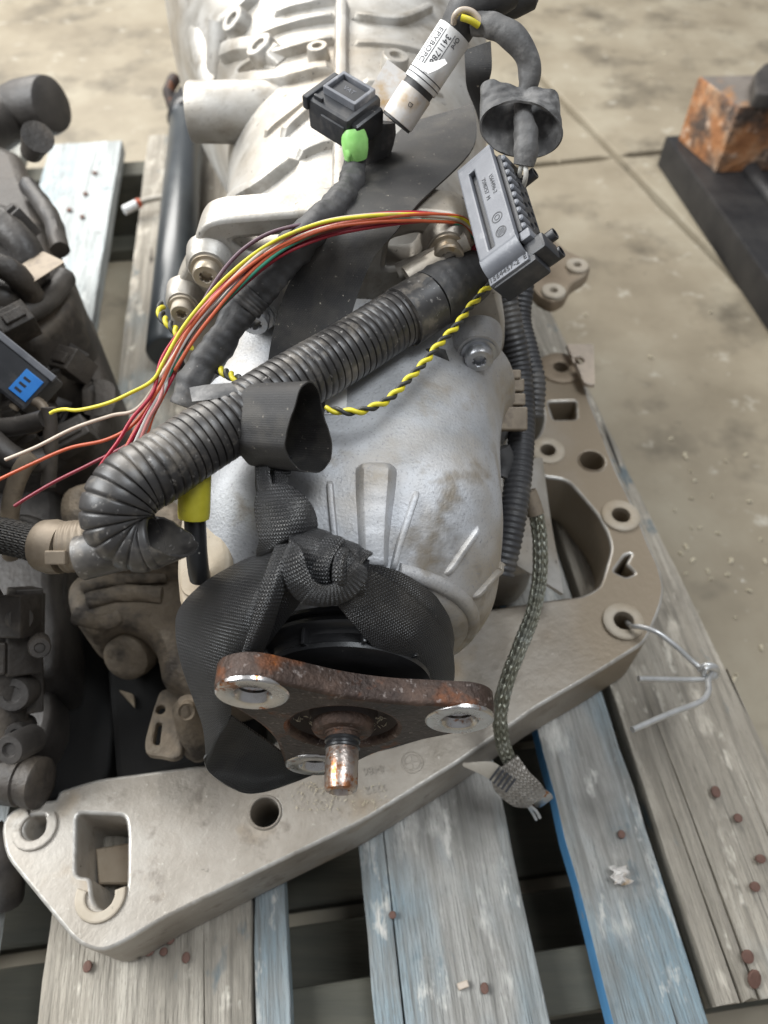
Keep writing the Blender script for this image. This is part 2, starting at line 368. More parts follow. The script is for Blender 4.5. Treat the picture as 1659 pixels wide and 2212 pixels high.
M['pan'] = mat('black_oil_pan', [(.008, .008, .008), (.015, .014, .013)], 40, (.65, .85), spec=.2)
M['paint'] = mat('dark_painted_tube', [(.035, .042, .048), (.055, .064, .070)], 30, (.24, .38), .1, ((120, .1, .001),), spec=.7)
M['blue'] = mat('blue_tag', [(.015, .17, .56), (.03, .24, .68)], 60, (.4, .5))
M['cable'] = mat('beige_cable', [(.30, .27, .22), (.42, .38, .32)], 60, (.5, .6))
WOODS = [((.50, 0, 0),)]
def wood(name, a, b, c, blue, amt):
    return mat(name, [a, b, c], 11, (.62, .85), 0, ((90, .9, .0022), (18, .5, .004)),
        ((blue, 6, amt, amt+.14, (1, .5, 1)), (tuple(x*.55 for x in a), 210, .46, .80, (1, .035, 1)), (tuple(x*1.5 for x in c), 40, .58, .75, (1, .35, 1)), (tuple(x*.5 for x in a), 15, .54, .80, (1, .6, 1)),
         (tuple(x*.5 for x in b), 300, .55, .72), ((.018, .014, .010), 62, .665, .69, (1, .018, 1)), ((.05, .04, .03), 24, .68, .73, (1, .25, 1)), (tuple(min(.6, x*1.35) for x in c), 70, .62, .72, (1, .35, 1)), (tuple(x*.6 for x in blue), 28, .62, .70, (1, .5, 1))), stretch=(6, .55, 6), detail=9, rand=True)
M['wood1'] = wood('weathered_pallet_wood', (.22, .195, .155), (.34, .305, .25), (.45, .41, .345), (.23, .275, .285), .54)
M['wood2'] = wood('blue_pallet_wood', (.22, .21, .185), (.32, .31, .285), (.42, .405, .37), (.20, .265, .295), .47)
M['wood3'] = wood('pale_pallet_wood', (.33, .35, .345), (.45, .47, .46), (.54, .55, .53), (.36, .44, .47), .48)
M['woodend'] = mat('sawn_wood_end', [(.10, .075, .05), (.24, .19, .13), (.36, .30, .22)], 60, (.7, .9), 0, ((200, .6, .002),))
M['bluepaint'] = mat('blue_edge_paint', [(.055, .19, .37), (.09, .26, .47)], 40, (.5, .65), 0, ((120, .3, .001),), (((.28, .24, .19), 40, .62, .74),))
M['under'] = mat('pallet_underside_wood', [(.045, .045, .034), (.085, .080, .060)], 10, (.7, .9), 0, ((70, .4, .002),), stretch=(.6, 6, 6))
M['nail'] = mat('rusty_nail', [(.09, .045, .032), (.19, .105, .08)], 160, (.6, .8), .2, ((600, .4, .0005),))
M['block'] = mat('rust_orange_wood_block', [(.20, .075, .028), (.36, .16, .065), (.44, .29, .18)], 20, (.5, .7), 0, ((80, .8, .004), (25, .6, .008)), (((.075, .055, .045), 13, .47, .62), ((.55, .40, .30), 40, .60, .72)))
M['blockdark'] = mat('dirty_wood_top', [(.10, .085, .075), (.19, .165, .14)], 14, (.6, .8), 0, ((80, .4, .003),), (((.32, .15, .05), 12, .58, .72),))
M['beam'] = mat('black_steel_beam', [(.018, .018, .02), (.04, .038, .037)], 20, (.4, .6), .3, ((90, .3, .002),))
M['concrete'] = mat('worn_concrete', [(.195, .162, .112), (.268, .228, .163), (.335, .297, .223)], 5.5, (.50, .72), 0, ((120, .3, .0012), (18, .25, .004)), (((.105, .088, .062), 7, .52, .72), ((.47, .44, .37), 26, .62, .78), ((.09, .075, .055), 17, .70, .78), ((.55, .52, .45), 90, .70, .76)), detail=8)
M['joint'] = mat('joint_filler', [(.05, .042, .032), (.09, .075, .055)], 40, (.8, .9), 0, ((80, .4, .004),))
M['chip'] = mat('wood_chip', [(.50, .43, .30), (.66, .60, .46)], 200, (.7, .8))
# ------------------------------------------------------------------ the setting: concrete floor with sawn joints
FZ = -.14
def floor_pt(x, y): return Z(x, y, FZ)
fl = MB(); fl.add([(-14, -6, FZ-.03), (14, -6, FZ-.03), (14, 22, FZ-.03), (-14, 22, FZ-.03)], [(0, 1, 2, 3)])
floor = fl.build('concrete_floor', M['joint'], kind='structure')
ja, jb = floor_pt(1215, 200), floor_pt(1659, 650)
u1 = (jb-ja); u1.z = 0; u1.normalize()
ka, kb = floor_pt(1170, 375), floor_pt(1450, 345)
u2 = (kb-ka); u2.z = 0; u2.normalize()
cross = floor_pt(1332, 338)
def slab(su, sv):
    g = .0065; L = 9
    def edge(k, side, u, v):                      # wandering chipped joint edge
        n = Vector((-u.y, u.x, 0)); n = n if n.dot(v*side) > 0 else -n
        return n*(g+.009*abs(noise.noise(Vector((k*9, side*3, u.x*7)))))
    pts = []
    steps = [i*.03 for i in range(0, 60)]+[2.5, 4, 6, L]
    for k in reversed(steps): p = cross+u1*su*k+edge(k, sv, u1, u2); pts.append((p.x, p.y))
    for k in steps[1:]: p = cross+u2*sv*k+edge(k, su, u2, u1); pts.append((p.x, p.y))
    c = cross+u1*su*L+u2*sv*L; pts.append((c.x, c.y))
    mb = MB(); plate(mb, pts, [], .03, .003, Matrix.Translation((0, 0, FZ)), 2)
    mb.build('slab', M['concrete'], floor)
for su in (1, -1):
    for sv in (1, -1): slab(su, sv)
# ------------------------------------------------------------------ pallet
pyaw = R(7.3)
PU = Vector((-math.sin(pyaw), math.cos(pyaw), 0)); PV = Vector((math.cos(pyaw), math.sin(pyaw), 0))
def vcoord(x): return Z(x, 2212, 0).dot(PV)
near_u = Z(1560, 2190, 0).dot(PU); far_u = Z(180, 308, 0).dot(PU)
pal = thing('wooden_pallet', 'weathered blue-grey wooden pallet on the concrete floor, carrying the gearbox', 'pallet', (PU*near_u+PV*.1+Vector((0, 0, FZ))))
TH = .020
def plank(x0, x1, m, ends=(0, 0), z=0, side=None, skew=0):
    v0, v1 = vcoord(x0), vcoord(x1); u0 = near_u+ends[0]; u1_ = far_u+ends[1]
    mb = MB(); pts = []
    n = 40; rag = lambda k, s: .0016*noise.noise(Vector((k*3.1+x0, s*9, 0)))+.0009*noise.noise(Vector((k*17+x0, s*9, 4)))
    L = u1_-u0
    for k in range(n+1): pts.append((v1+rag(k, 1)+skew*k/n, u0+L*k/n))
    for k in range(1, 8): pts.append((v1+skew+(v0-v1-skew)*k/8, u1_+.006*noise.noise(Vector((k*1.7, x0, 2)))))
    for k in range(n, -1, -1): pts.append((v0+rag(k, 2), u0+L*k/n))
    rs = random.Random(int(x0)); nk = max(4, int((v1-v0)/.011))
    for k in range(1, nk):
        vv = v0+(v1-v0)*k/nk; pts.append((vv, u0+.0035*noise.noise(Vector((k*2.3, x0, 8)))))
        if rs.random() < (.42 if x0 in (81, 1562) else .16) and v1-v0 > .03:
            vs = vv+.004; ln = rs.choice((.03, .06, .10, .16, .22))+(.05 if ends[0] < -.01 else 0); dr = rs.uniform(-.004, .004)
            pts += [(vs, u0), (vs+dr*.5+.0007, u0+ln*.5), (vs+dr, u0+ln), (vs+dr*.5+.0014, u0+ln*.5), (vs+.0018, u0)]
    Mx = Matrix(((PV.x, PU.x, 0, 0), (PV.y, PU.y, 0, 0), (0, 0, 1, z), (0, 0, 0, 1)))
    # built in pallet axes so that the grain runs along the board
    plate(mb, pts, [], TH, .0009, Matrix.Identity(4), 2)
    me_v = [p.copy() for p in mb.v]
    o = mb.build('plank', [m] + ([side] if side else []), parent=None, ang=35)
    if side:
        for p in o.data.polygons:
            if p.normal.x < -.8: p.material_index = 1
    loc0 = Vector(o.location)
    w0 = Mx @ loc0 - base_of(pal) + Vector((0, 0, 0))
    o.parent = pal; o.location = w0; o.rotation_euler = (0, 0, pyaw); o['_b'] = (0, 0, 0)
    return o
plank(-980, -560, M['wood1'], (0, .02)); plank(-422, -56, M['wood3'], (0, .0))
plank(81, 545, M['wood1'], (-.05, .01)); plank(553, 627, M['wood2'], (-.05, .0), -.003)
plank(812, 1188, M['wood2'], (-.05, -.01)); plank(1325, 1531, M['wood2'], (-.004, .0), 0, M['bluepaint'])
plank(1562, 1941, M['wood1'], (0.004, .0), -.002, skew=-.055)
def beamp(name, u0, u1_, z0, z1, m, v0=-.85, v1=None):
    v1 = vcoord(1941)-.004-.056*(u0-near_u)/(far_u-near_u)-.004
    mb = MB(); Mx = Matrix(((PV.x, PU.x, 0, 0), (PV.y, PU.y, 0, 0), (0, 0, 1, 0), (0, 0, 0, 1)))
    box(mb, Mx, v0, v1, u0, u1_, z0, z1, .003); return mb.build(name, m, pal)
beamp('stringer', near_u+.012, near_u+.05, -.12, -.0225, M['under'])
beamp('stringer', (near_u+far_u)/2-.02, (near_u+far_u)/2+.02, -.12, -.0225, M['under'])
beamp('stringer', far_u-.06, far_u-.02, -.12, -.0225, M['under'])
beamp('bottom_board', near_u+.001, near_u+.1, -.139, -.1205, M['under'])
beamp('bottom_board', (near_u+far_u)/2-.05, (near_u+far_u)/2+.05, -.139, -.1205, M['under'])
for k_ in range(5): beamp('bottom_board', near_u+.112+k_*.118, near_u+.218+k_*.118, -.139, -.1205-.001*(k_ % 2), M['under'])  # extra dark boards added so the gaps look like shaded floor
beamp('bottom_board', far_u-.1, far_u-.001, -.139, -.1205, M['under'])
# nails
nm = MB(); lathe(nm, [(.0001, .0004), (.0030, .0007), (.0038, .0004), (.0041, -.0002), (.0036, -.002)], Matrix.Identity(4), 14, (False, True))
nail0 = None
for (px, py, s, tl) in [(355, 1776+1150*.3968*0+280, .9, 0), (322, 2052, 1.3, .1), (368, 2028, 1.0, .2), (403, 2068, 1.0, .1), (191, 2088, 1.1, .0), (848, 1977, .9, 0), (1046, 2135, .9, 0),
      (1341, 1803, 1.0, 0), (1544, 1711, 1.1, .1), (1592, 1768, 1.0, 0), (1640, 1855, 1.1, .2), (1628, 1915, 1.1, .2), (1612, 2065, 1.5, .3), (1626, 2112, 1.6, .5), (185, 420, 1.2, 0), (150, 455, 1.2, 0), (205, 375, 1.2, 0), (178, 470, 1.2, 0)]:
    p = Z(px, py, .0012)
    me = nail0.data if nail0 else None
    if me is None:
        nail0 = nm.build('nail', M['nail']); o = nail0; del o['_b']
    else:
        o = nail0.copy(); COL.objects.link(o)
    o.parent = pal; o.location = p-base_of(pal); o.scale = (s*random.uniform(.65, .85), s*random.uniform(.65, .95), 1); o.rotation_euler = (tl, tl*.5, 0)
# ------------------------------------------------------------------ cast crossmember bracket lying on the pallet
CZ = .060
def cz(x, y, z=CZ): p = Z(x, y, z); return (p.x, p.y)
cmb = thing('gearbox_crossmember', 'large tan cast aluminium crossmember bracket with bolt holes, lying under the gearbox on the pallet', 'bracket', Z(700, 1800, 0))
out = [(2, 1795), (10, 1762), (40, 1740), (85, 1728), (122, 1728), (126, 1708), (210, 1682), (330, 1666), (437, 1652), (560, 1635), (640, 1560), (700, 1440), (820, 1370), (960, 1335), (1080, 1312), (1177, 1297), (1260, 1287), (1297, 1266), (1306, 1235),
       (1321, 1184), (1312, 1150), (1290, 1111), (1262, 1078), (1230, 1042), (1210, 1034), (1170, 1030), (1148, 1000), (1144, 962), (1168, 935), (1176, 905), (1168, 855), (1153, 808), (1165, 780), (1192, 770), (1214, 769), (1246, 790), (1262, 825), (1270, 852),
       (1331, 1014), (1376, 1107), (1404, 1180), (1424, 1220), (1436, 1269), (1430, 1305), (1416, 1341), (1404, 1368), (1392, 1390), (1295, 1451), (1161, 1528), (1065, 1596), (985, 1651), (787, 1774), (549, 1889), (345, 1990), (262, 2040), (222, 2057), (190, 2050), (160, 2032), (80, 1935), (12, 1850)]
outw = [cz(*p) for p in out]; outw = rnd(outw, .006, 2)
def hz(x, y, rpx, n=20):
    c = cz(x, y); r = rpx*((CAM-Z(x, y, CZ)).dot(-FWD))/FPX
    return circ(c[0], c[1], r, n)
def poly(pts, r=.002): return rnd([cz(*p) for p in pts], r, 3)
holes = [hz(573, 1755, 31), hz(1210, 797, 16), hz(1183, 974, 17), hz(1278, 996, 27), hz(1340, 1116, 20), hz(1345, 1345, 22),
         poly([(1184, 868), (1244, 866), (1245, 905), (1196, 906)], .003), poly([(1350, 1200), (1364, 1196), (1352, 1218), (1372, 1238), (1352, 1246), (1326, 1234)], .002),
         poly([(166, 1757), (270, 1762), (276, 1800), (274, 1903), (272, 1925), (262, 1955), (240, 1968), (214, 1963), (200, 1940), (196, 1893), (164, 1893)], .004),
         poly([(66, 1762), (100, 1760), (96, 1795), (86, 1812), (66, 1815), (54, 1800), (56, 1780)], .003)]
mb = MB(); plate(mb, outw, holes, CZ-.003, .0022, Matrix.Translation((0, 0, CZ)), 3, bottom=False, edge_mi=1)
# right arm is stained browner than the front web
o = mb.build('casting', [M['member'], M['edge']], cmb, ang=45)
def boss(x, y, ro, ri, h, m, seg=28, arcstart=None):
    c = Z(x, y, CZ); k = ((CAM-c).dot(-FWD))/FPX; mb = MB(); ro *= k; ri *= k
    lathe(mb, [(ri, -.004), (ri, h-.0006), (ri+.0008, h), (ro-.0012, h), (ro, h-.001), (ro+.0004, -.002)], Matrix.Translation(c), seg, (False, False))
    return mb.build('boss', m, cmb)
boss(1210, 797, 47, 16, .003, M['memberbrown']); boss(1183, 974, 37, 17, .002, M['alutan']); boss(1340, 1116, 41, 20, .003, M['alutan']); boss(1345, 1345, 44, 22, .004, M['alutan']); boss(1278, 996, 31, 27, .0012, M['memberbrown'])
boss(573, 1755, 37, 31, .0012, M['member'])
def ushape(cx, cy, ro, ri, a0, a1, h, m):
    c = Z(cx, cy, CZ); k = ((CAM-c).dot(-FWD))/FPX; pts = []
    for i in range(25): a = R(a0+(a1-a0)*i/24); pts.append((c.x+ro*k*math.cos(a), c.y+ro*k*math.sin(a)))
    for i in range(24, -1, -1): a = R(a0+(a1-a0)*i/24); pts.append((c.x+ri*k*math.cos(a), c.y+ri*k*math.sin(a)))
    mb = MB(); plate(mb, pts, [], h+.004, .0012, Matrix.Translation((0, 0, CZ+h)), 2); return mb.build('slot_rim', m, cmb)
ushape(218, 1935, 54, 31, 165, 380, .0022, M['alutan']); ushape(76, 1788, 48, 27, 125, 405, .0022, M['member'])
# pocket wall and floor seen through the rectangular window
mb = MB(); pk = [cz(*p, z=.028) for p in [(200, 1828), (290, 1812), (286, 1905), (206, 1905)]]
plate(mb, pk, [], .005, .001, Matrix.Translation((0, 0, .022)), 1); mb.build('pocket_floor', M['memberbrown'], cmb)
# cast lettering and roundel, upside down as in the photograph
mb = MB()
def castm(x, y, ang):
    p = Z(x, y, CZ+.0001); return Matrix.Translation(p) @ Matrix.Rotation(R(ang), 4, 'Z')
text_mesh(mb, '8486', .0072, castm(806, 1663, 190), .0006); text_mesh(mb, '2232', .0072, castm(812, 1703, 190), .0006)
for rr, w_ in ((.0071, .0006), (.0052, .0005)):
    lathe(mb, [(rr-w_, -.0003), (rr-w_*.5, .0005), (rr+w_*.5, .0005), (rr+w_, -.0003)], castm(890, 1646, 0), 36, (False, False))
for k in range(2): box(mb, castm(890, 1646, 100+90*k), -.0045, .0045, -.00035, .00035, -.0003, .0004, .0002)
for k, ch in enumerate('BMW'):
    a = R(-120+30*k); mm = castm(890, 1646, 190) @ Matrix.Translation((.0062*math.sin(a+R(90)), .0062*math.cos(a+R(90)), 0))
mb.build('cast_lettering', M['member'], cmb)
# scuff rib across the web
# ------------------------------------------------------------------ the gearbox
AX = -.0197; AZ = .214
gb = thing('gearbox', 'dusty grey cast aluminium gearbox with a rusty three-armed output flange, lying on the pallet', 'gearbox', (AX, .45, 0))
def tail_ex(Y): t = min(max((Y-.182)/.05, 0), 1); return 2.0+1.15*t*t*(3-2*t)
def loft(mb, secs, seg=72, ex=2.3, mi=0, cap=(True, True), wob=.0):
    """secs: (Y, xc, zc, rx, rz_top, rz_bot)"""
    v = []; f = []; uv = []
    ex_ = ex
    for (Y, xc, zc, rx, rt, rb) in secs:
        ex = tail_ex(Y) if ex_ is None else ex_
        for k in range(seg):
            a = 2*PI*k/seg; c, s_ = math.cos(a), math.sin(a)
            q = (abs(c)**ex+abs(s_)**ex)**(-1/ex); rz = rt if s_ > 0 else rb
            wv = 1+wob*noise.noise(Vector((Y*14, c*2.2, s_*2.2)))
            v.append((xc+rx*q*c*wv, Y, zc+rz*q*s_*wv)); uv.append((k/seg, Y))
    n = len(secs)
    for i in range(n-1):
        for k in range(seg):
            a = i*seg+k; b = i*seg+(k+1) % seg; f.append((a, b, b+seg, a+seg))
    if cap[0]: f.append(tuple(range(seg)))
    if cap[1]: f.append(tuple((n-1)*seg+k for k in range(seg))[::-1])
    return mb.add(v, f, uv, mi)
def smooth_secs(s, n=4): return catmull(s, n)
tail = smooth_secs([(.170, AX, AZ, .049, .049, .049), (.1755, AX, AZ, .0495, .0495, .0495), (.177, AX, AZ, .054, .0505, .054), (.180, AX, AZ, .0625, .0525, .062), (.188, AX, AZ, .0725, .0565, .072), (.202, AX, AZ, .0800, .0640, .078),
     (.2195, AX-.001, AZ, .0842, .0712, .080), (.232, AX-.001, AZ, .0855, .0745, .081), (.25, AX-.001, AZ, .0862, .0760, .082), (.285, AX-.001, AZ, .0885, .0775, .083), (.318, AX, AZ, .093, .0785, .085), (.33, AX+.002, AZ, .099, .082, .088)])
mb = MB(); loft(mb, tail, 120, None, wob=.006); tailo = mb.build('tail_housing', M['alutail'], gb, ang=30)
def tail_surface(x, Y):
    """height of the tail housing over (x, Y)"""
    for a, b in zip(tail, tail[1:]):
        if a[0] <= Y <= b[0]:
            t = (Y-a[0])/(b[0]-a[0]); rx = a[3]+(b[3]-a[3])*t; rt = a[4]+(b[4]-a[4])*t; xc = a[1]+(b[1]-a[1])*t
            u = min(abs(x-xc)/rx, .98); e_ = tail_ex(Y); return AZ+rt*(1-u**e_)**(1/e_)
    return AZ
def on_tail(px, py, lift=0):
    r = ray(px, py); lo, hi = .2, .6
    for i in range(400):
        d = .26+i*.0007; p = CAM+r*d
        if .17 <= p.y <= .33 and p.z < tail_surface(p.x, p.y)+lift: return p
    return CAM+r*.36
def nrm_of(fn, p):
    e = .002; return Vector((-(fn(p.x+e, p.y)-fn(p.x-e, p.y))/(2*e), -(fn(p.x, p.y+e)-fn(p.x, p.y-e))/(2*e), 1)).normalized()
def strip(mb, pts, nrms, w_, h, sink=.0012, draft=.62, taper=3, ws=None):
    """crisp cast rib: trapezoid section with filleted shoulders swept along pts"""
    sec = [(-1.25, 0), (-1.0, .06), (-draft-.08, .80), (-draft+.06, .95), (-draft+.30, 1.0), (draft-.30, 1.0), (draft-.06, .95), (draft+.08, .80), (1.0, .06), (1.25, 0)]
    n = len(pts); v = []; f = []; m = len(sec)
    for i in range(n):
        t = (pts[min(i+1, n-1)]-pts[max(i-1, 0)]).normalized(); N = (nrms[i]-t*nrms[i].dot(t)).normalized(); B = t.cross(N)
        k = min(1, (min(i, n-1-i)+.15)/taper); k = math.sin(k*PI/2); W = w_*(ws[i] if ws else 1)
        for a, b in sec: v.append(pts[i]+B*(a*W*(.7+.3*k)*(1+.05*noise.noise(pts[i]*160)))+N*((h+sink)*b*k*(1+.06*noise.noise(pts[i]*220))-sink))
    for i in range(n-1):
        for k in range(m-1): a = i*m+k; f.append((a, a+1, a+1+m, a+m))
        f.append((i*m+m-1, i*m, i*m+m, i*m+m+m-1))
    f.append(tuple(range(m))); f.append(tuple((n-1)*m+k for k in range(m))[::-1])
    return mb.add(v, f)
def rib(path, w_, h, name='rib', ws=None):
    pts = []
    for q in resample(catmull([tuple(on_tail(x, y)) for x, y in path], 8), .0016)[0]:
        p = Vector(q); 
        if .171 < p.y < .329: p.z = tail_surface(p.x, p.y)
        pts.append(p)
    ns = [nrm_of(tail_surface, Vector((p.x, min(max(p.y, .176), .325), 0))) for p in pts]
    W = [1]*len(pts) if not ws else [lerp_(ws, i/(len(pts)-1)) for i in range(len(pts))]
    mb = MB(); strip(mb, pts, ns, w_, h, ws=W); return mb.build(name, M['alutail'], gb, ang=28)
def lerp_(ws, t):
    x = t*(len(ws)-1); i = min(int(x), len(ws)-2); return ws[i]+(ws[i+1]-ws[i])*(x-i)
rib([(712, 1036), (716, 1090), (722, 1150), (726, 1200)], .0020, .0026)
rib([(902, 1060), (882, 1120), (862, 1180), (846, 1240)], .0020, .0028)
rib([(1036, 1138), (1012, 1172), (985, 1210), (960, 1245)], .0019, .0028)
rib([(1088, 1218), (1050, 1262), (1018, 1298)], .0019, .0024)
rib([(812, 1000), (812, 1030), (810, 1080), (808, 1150), (806, 1236)], .0094, .0062, 'raised_spine', [1.12, 1.05, .90, .80, .76])
# arc-shaped rim beside the neck
mb = MB(); arcp = []
for k in range(22):
    a = R(66-k*4.6); arcp.append((AX+.0655*math.cos(a), .1845-.004*math.cos(a)*0, AZ+.0565*math.sin(a)))
tube(mb, arcp, .0042, 14, 2, step=.003, wob=.05); mb.build('neck_rim', M['alutail'], gb)
# neck, black seal, rubber disc
AXF = axes((AX, .13, AZ), (1, 0, 0), (0, 0, 1), (0, -1, 0))       # local z points to the viewer along the shaft
mb = MB(); lathe(mb, [(.049, -.048), (.0492, -.040), (.0482, -.0385), (.036, -.0385)], AXF, 64, (False, False)); mb.build('output_neck', M['alutail'], gb)
mb = MB(); lathe(mb, [(.0478, -.0400), (.0478, -.0368), (.0452, -.0362), (.0452, -.0345), (.0478, -.0335), (.0480, -.0315), (.0462, -.0300), (.043, -.0296), (.0415, -.028), (.0415, -.024), (.043, -.0228), (.0428, -.0205), (.038, -.0195), (.030, -.0192)], AXF, 80, (False, True)); seal = mb.build('dust_seal', M['rubber'], gb)
for a in (112, 76, 40, 150):
    mb = MB(); box(mb, AXF @ Matrix.Rotation(R(a), 4, 'Z'), .0395, .0462, -.0009, .0009, -.033, -.022, .0004); mb.build('seal_fin', M['rubber'], seal)
# three-armed flange
hc = [PY(556, 1502, .13), PY(987, 1545, .13), PY(680, 1655, .13)]
h2 = [((p.x-AX), (p.z-AZ)) for p in hc]
cx_ = sum(p[0] for p in h2)/3; cy_ = sum(p[1] for p in h2)/3
rr_ = sum(math.hypot(p[0]-cx_, p[1]-cy_) for p in h2)/3
th0 = math.atan2(h2[0][1]-cy_, h2[0][0]-cx_)
angs = [th0, th0-2*PI/3, th0-4*PI/3]; angs = sorted(angs)
FM = axes((AX+cx_, .13, AZ+cy_), (1, 0, 0), (0, 0, 1), (0, -1, 0))
outl = []; lob = .0168
for i, a in enumerate(angs):
    c = Vector((math.cos(a), math.sin(a)))*rr_
    for k in range(-7, 8):
        t = a+R(k*10.5); outl.append((c.x+lob*math.cos(t), c.y+lob*math.sin(t)))
    b = angs[(i+1) % 3]+(2*PI if i == 2 else 0)
    for k in (.33, .5, .67):
        t = a+(b-a)*k; r_ = .0372 if k == .5 else .0405; outl.append((r_*math.cos(t), r_*math.sin(t)))
outl = rnd(outl, .006, 2)
fholes = [circ(rr_*math.cos(a), rr_*math.sin(a), .0080, 24) for a in angs]+[circ(0, 0, .0265, 40)]
mb = MB(); plate(mb, outl, fholes, .0118, .0022, FM, 3, side_mi=1, edge_mi=1); flo = mb.build('output_flange', [M['rustface'], M['rust']], gb, ang=40)
for a in angs:
    mb = MB(); Mx = FM @ Matrix.Translation((rr_*math.cos(a), rr_*math.sin(a), 0))
    lathe(mb, [(.0072, -.014), (.0066, -.0128), (.0072, -.0122), (.0066, -.0115), (.0072, -.0105), (.0066, -.0095), (.0072, -.0085), (.0066, -.0075), (.0072, -.0065), (.0066, -.0055), (.0072, -.0045), (.0068, -.0030), (.0078, -.001), (.0088, .0008), (.0092, .0010), (.0156, .0010), (.0163, .0004), (.0165, -.0015)], Mx, 40, (True, False))
    mb.build('threaded_boss', M['steel'], flo)
mb = MB(); lathe(mb, [(.0275, -.015), (.0268, -.004), (.022, -.0085), (.017, -.0075), (.0150, -.0030)], FM, 40, (True, True)); mb.build('flange_cup', M['rustdark'], flo)
SH = MB()
lathe(SH, [(.0150, -.006), (.0150, .0006), (.0138, .0022), (.0128, .0024), (.0090, .0024), (.0086, .0032)], FM, 40, (False, True)); SH.build('flange_collar', M['rust'], gb)
mb = MB(); lathe(mb, [(.0080, .002), (.0080, .0052), (.0074, .0056)], FM, 36, (False, True)); shaft_c = mb.build('output_shaft', M['rust'], gb)
mb = MB(); lathe(mb, [(.0074, .0052), (.0085, .0056), (.0086, .0068), (.0079, .0074), (.0079, .0086), (.0085, .0092), (.0084, .0102), (.0075, .0106)], FM, 36, (False, True)); mb.build('shaft_ring', M['rubber'], shaft_c)
mb = MB(); lathe(mb, [(.0076, .0100), (.0078, .0108), (.0078, .0268), (.0072, .0292), (.0056, .0301), (.0050, .0297), (.0042, .0270), (.001, .0262)], FM, 40, (False, True)); mb.build('shaft_stub', M['shaft'], shaft_c)
# main case, flange plates
case = smooth_secs([(.383, AX, .205, .090, .098, .10), (.42, AX-.002, .205, .093, .104, .11), (.5, AX-.004, .205, .099, .107, .12), (.58, AX-.005, .205, .105, .110, .13), (.66, AX-.005, .205, .118, .116, .14), (.74, AX-.018, .205, .136, .124, .16), (.82, AX-.032, .21, .156, .135, .17), (.90, AX-.042, .215, .172, .15, .19), (1.0, AX-.05, .215, .185, .165, .20)], 3)
mb = MB(); loft(mb, case, 90, 2.5, wob=.02); caseo = mb.build('main_case', M['alu'], gb, ang=35)
def py2(x, y, Y): p = PY(x, y, Y); return (p.x, p.z)
FP = .362
FPM = axes((0, FP, 0), (1, 0, 0), (0, 0, 1), (0, -1, 0))
fo = [py2(*p, FP) for p in [(366, 700), (368, 650), (382, 610), (404, 575), (425, 505), (440, 484), (470, 474), (570, 466), (700, 456), (830, 452), (920, 455), (985, 462), (1020, 480), (1040, 520), (1066, 590), (1092, 690), (1090, 760), (1064, 800)]]
fo += [(.085, .13), (.05, .105), (-.09, .105), (-.125, .15)]
fo = rnd(fo, .008, 3)
fh = [rnd([py2(*p, FP) for p in q], .003, 2) for q in ([(500, 520), (640, 508), (600, 545), (535, 548)], [(842, 520), (905, 505), (925, 520), (895, 575), (830, 580)])]
mb = MB(); plate(mb, fo, fh, .022, .003, FPM, 3); mb.build('case_flange', M['alu'], gb, ang=40)
# tail flange: ring with ears at its bolts
TP = .318
TPM = axes((0, TP, 0), (1, 0, 0), (0, 0, 1), (0, -1, 0))
def bolt(px, py, Y, r, m, ear=.0118, em='alutail', long=.016):
    p = PY(px, py, Y); Mx = axes((p.x, Y, p.z), (1, 0, 0), (0, 0, 1), (0, -1, 0))
    mb = MB(); lathe(mb, [(ear*1.25, -long), (ear*1.1, -long*.35), (ear, -.0045), (ear*.96, -.0030), (ear*.9, -.0028)], Mx, 28, (True, True), wob=.04); mb.build('bolt_ear', M[em], gb)
    mb = MB(); lathe(mb, [(r*1.22, -.003), (r*1.22, -.0012), (r*.98, -.0010), (r*.98, .0038), (r*.88, .0048), (r*.50, .0048), (r*.45, .0040), (r*.42, .0014), (.0005, .0012)], Mx, 30, (False, True)); b = mb.build('bolt', m, gb)
    mb = MB()
    for k in range(6):
        lathe(mb, [(r*.10, .0012), (r*.10, .0044), (r*.05, .0048)], Mx @ Matrix.Rotation(k*PI/3, 4, 'Z') @ Matrix.Translation((r*.46, 0, 0)), 8, (False, True))
    mb.build('torx_lobe', m, b)
    return b
bolt(552, 688, .318, .0078, M['bolt']); bolt(1034, 768, .312, .0080, M['bolt'])
bolt(448, 588, .350, .0078, M['boltold'], .0112, 'alu'); bolt(968, 548, .350, .0085, M['boltold'], .0118, 'alu')
bolt(395, 668, .350, .0066, M['alutan'], .0095, 'alu')
rg = MB(); lathe(rg, [(.080, -.020), (.0985, -.018), (.0995, -.004), (.097, -.001), (.088, -.0005), (.086, .002), (.070, .002)], axes((AX+.001, TP+.006, AZ-.012), (1, 0, 0), (0, 0, 1), (0, -1, 0)), 72, (False, False)); rg.build('tail_flange', M['alutail'], gb)
# webs linking ears and case
def web(a, b, r0, m='alu', flat=.45):
    mb = MB(); tube(mb, [tuple(a), tuple(a.lerp(b, .5)), tuple(b)], r0, 10, 6, flat=flat, wob=.1); return mb.build('casting_rib', M[m], gb)
web(PY(880, 600, .335), PY(955, 555, .348), .006); web(PY(860, 590, .345), PY(1010, 520, .352), .005)
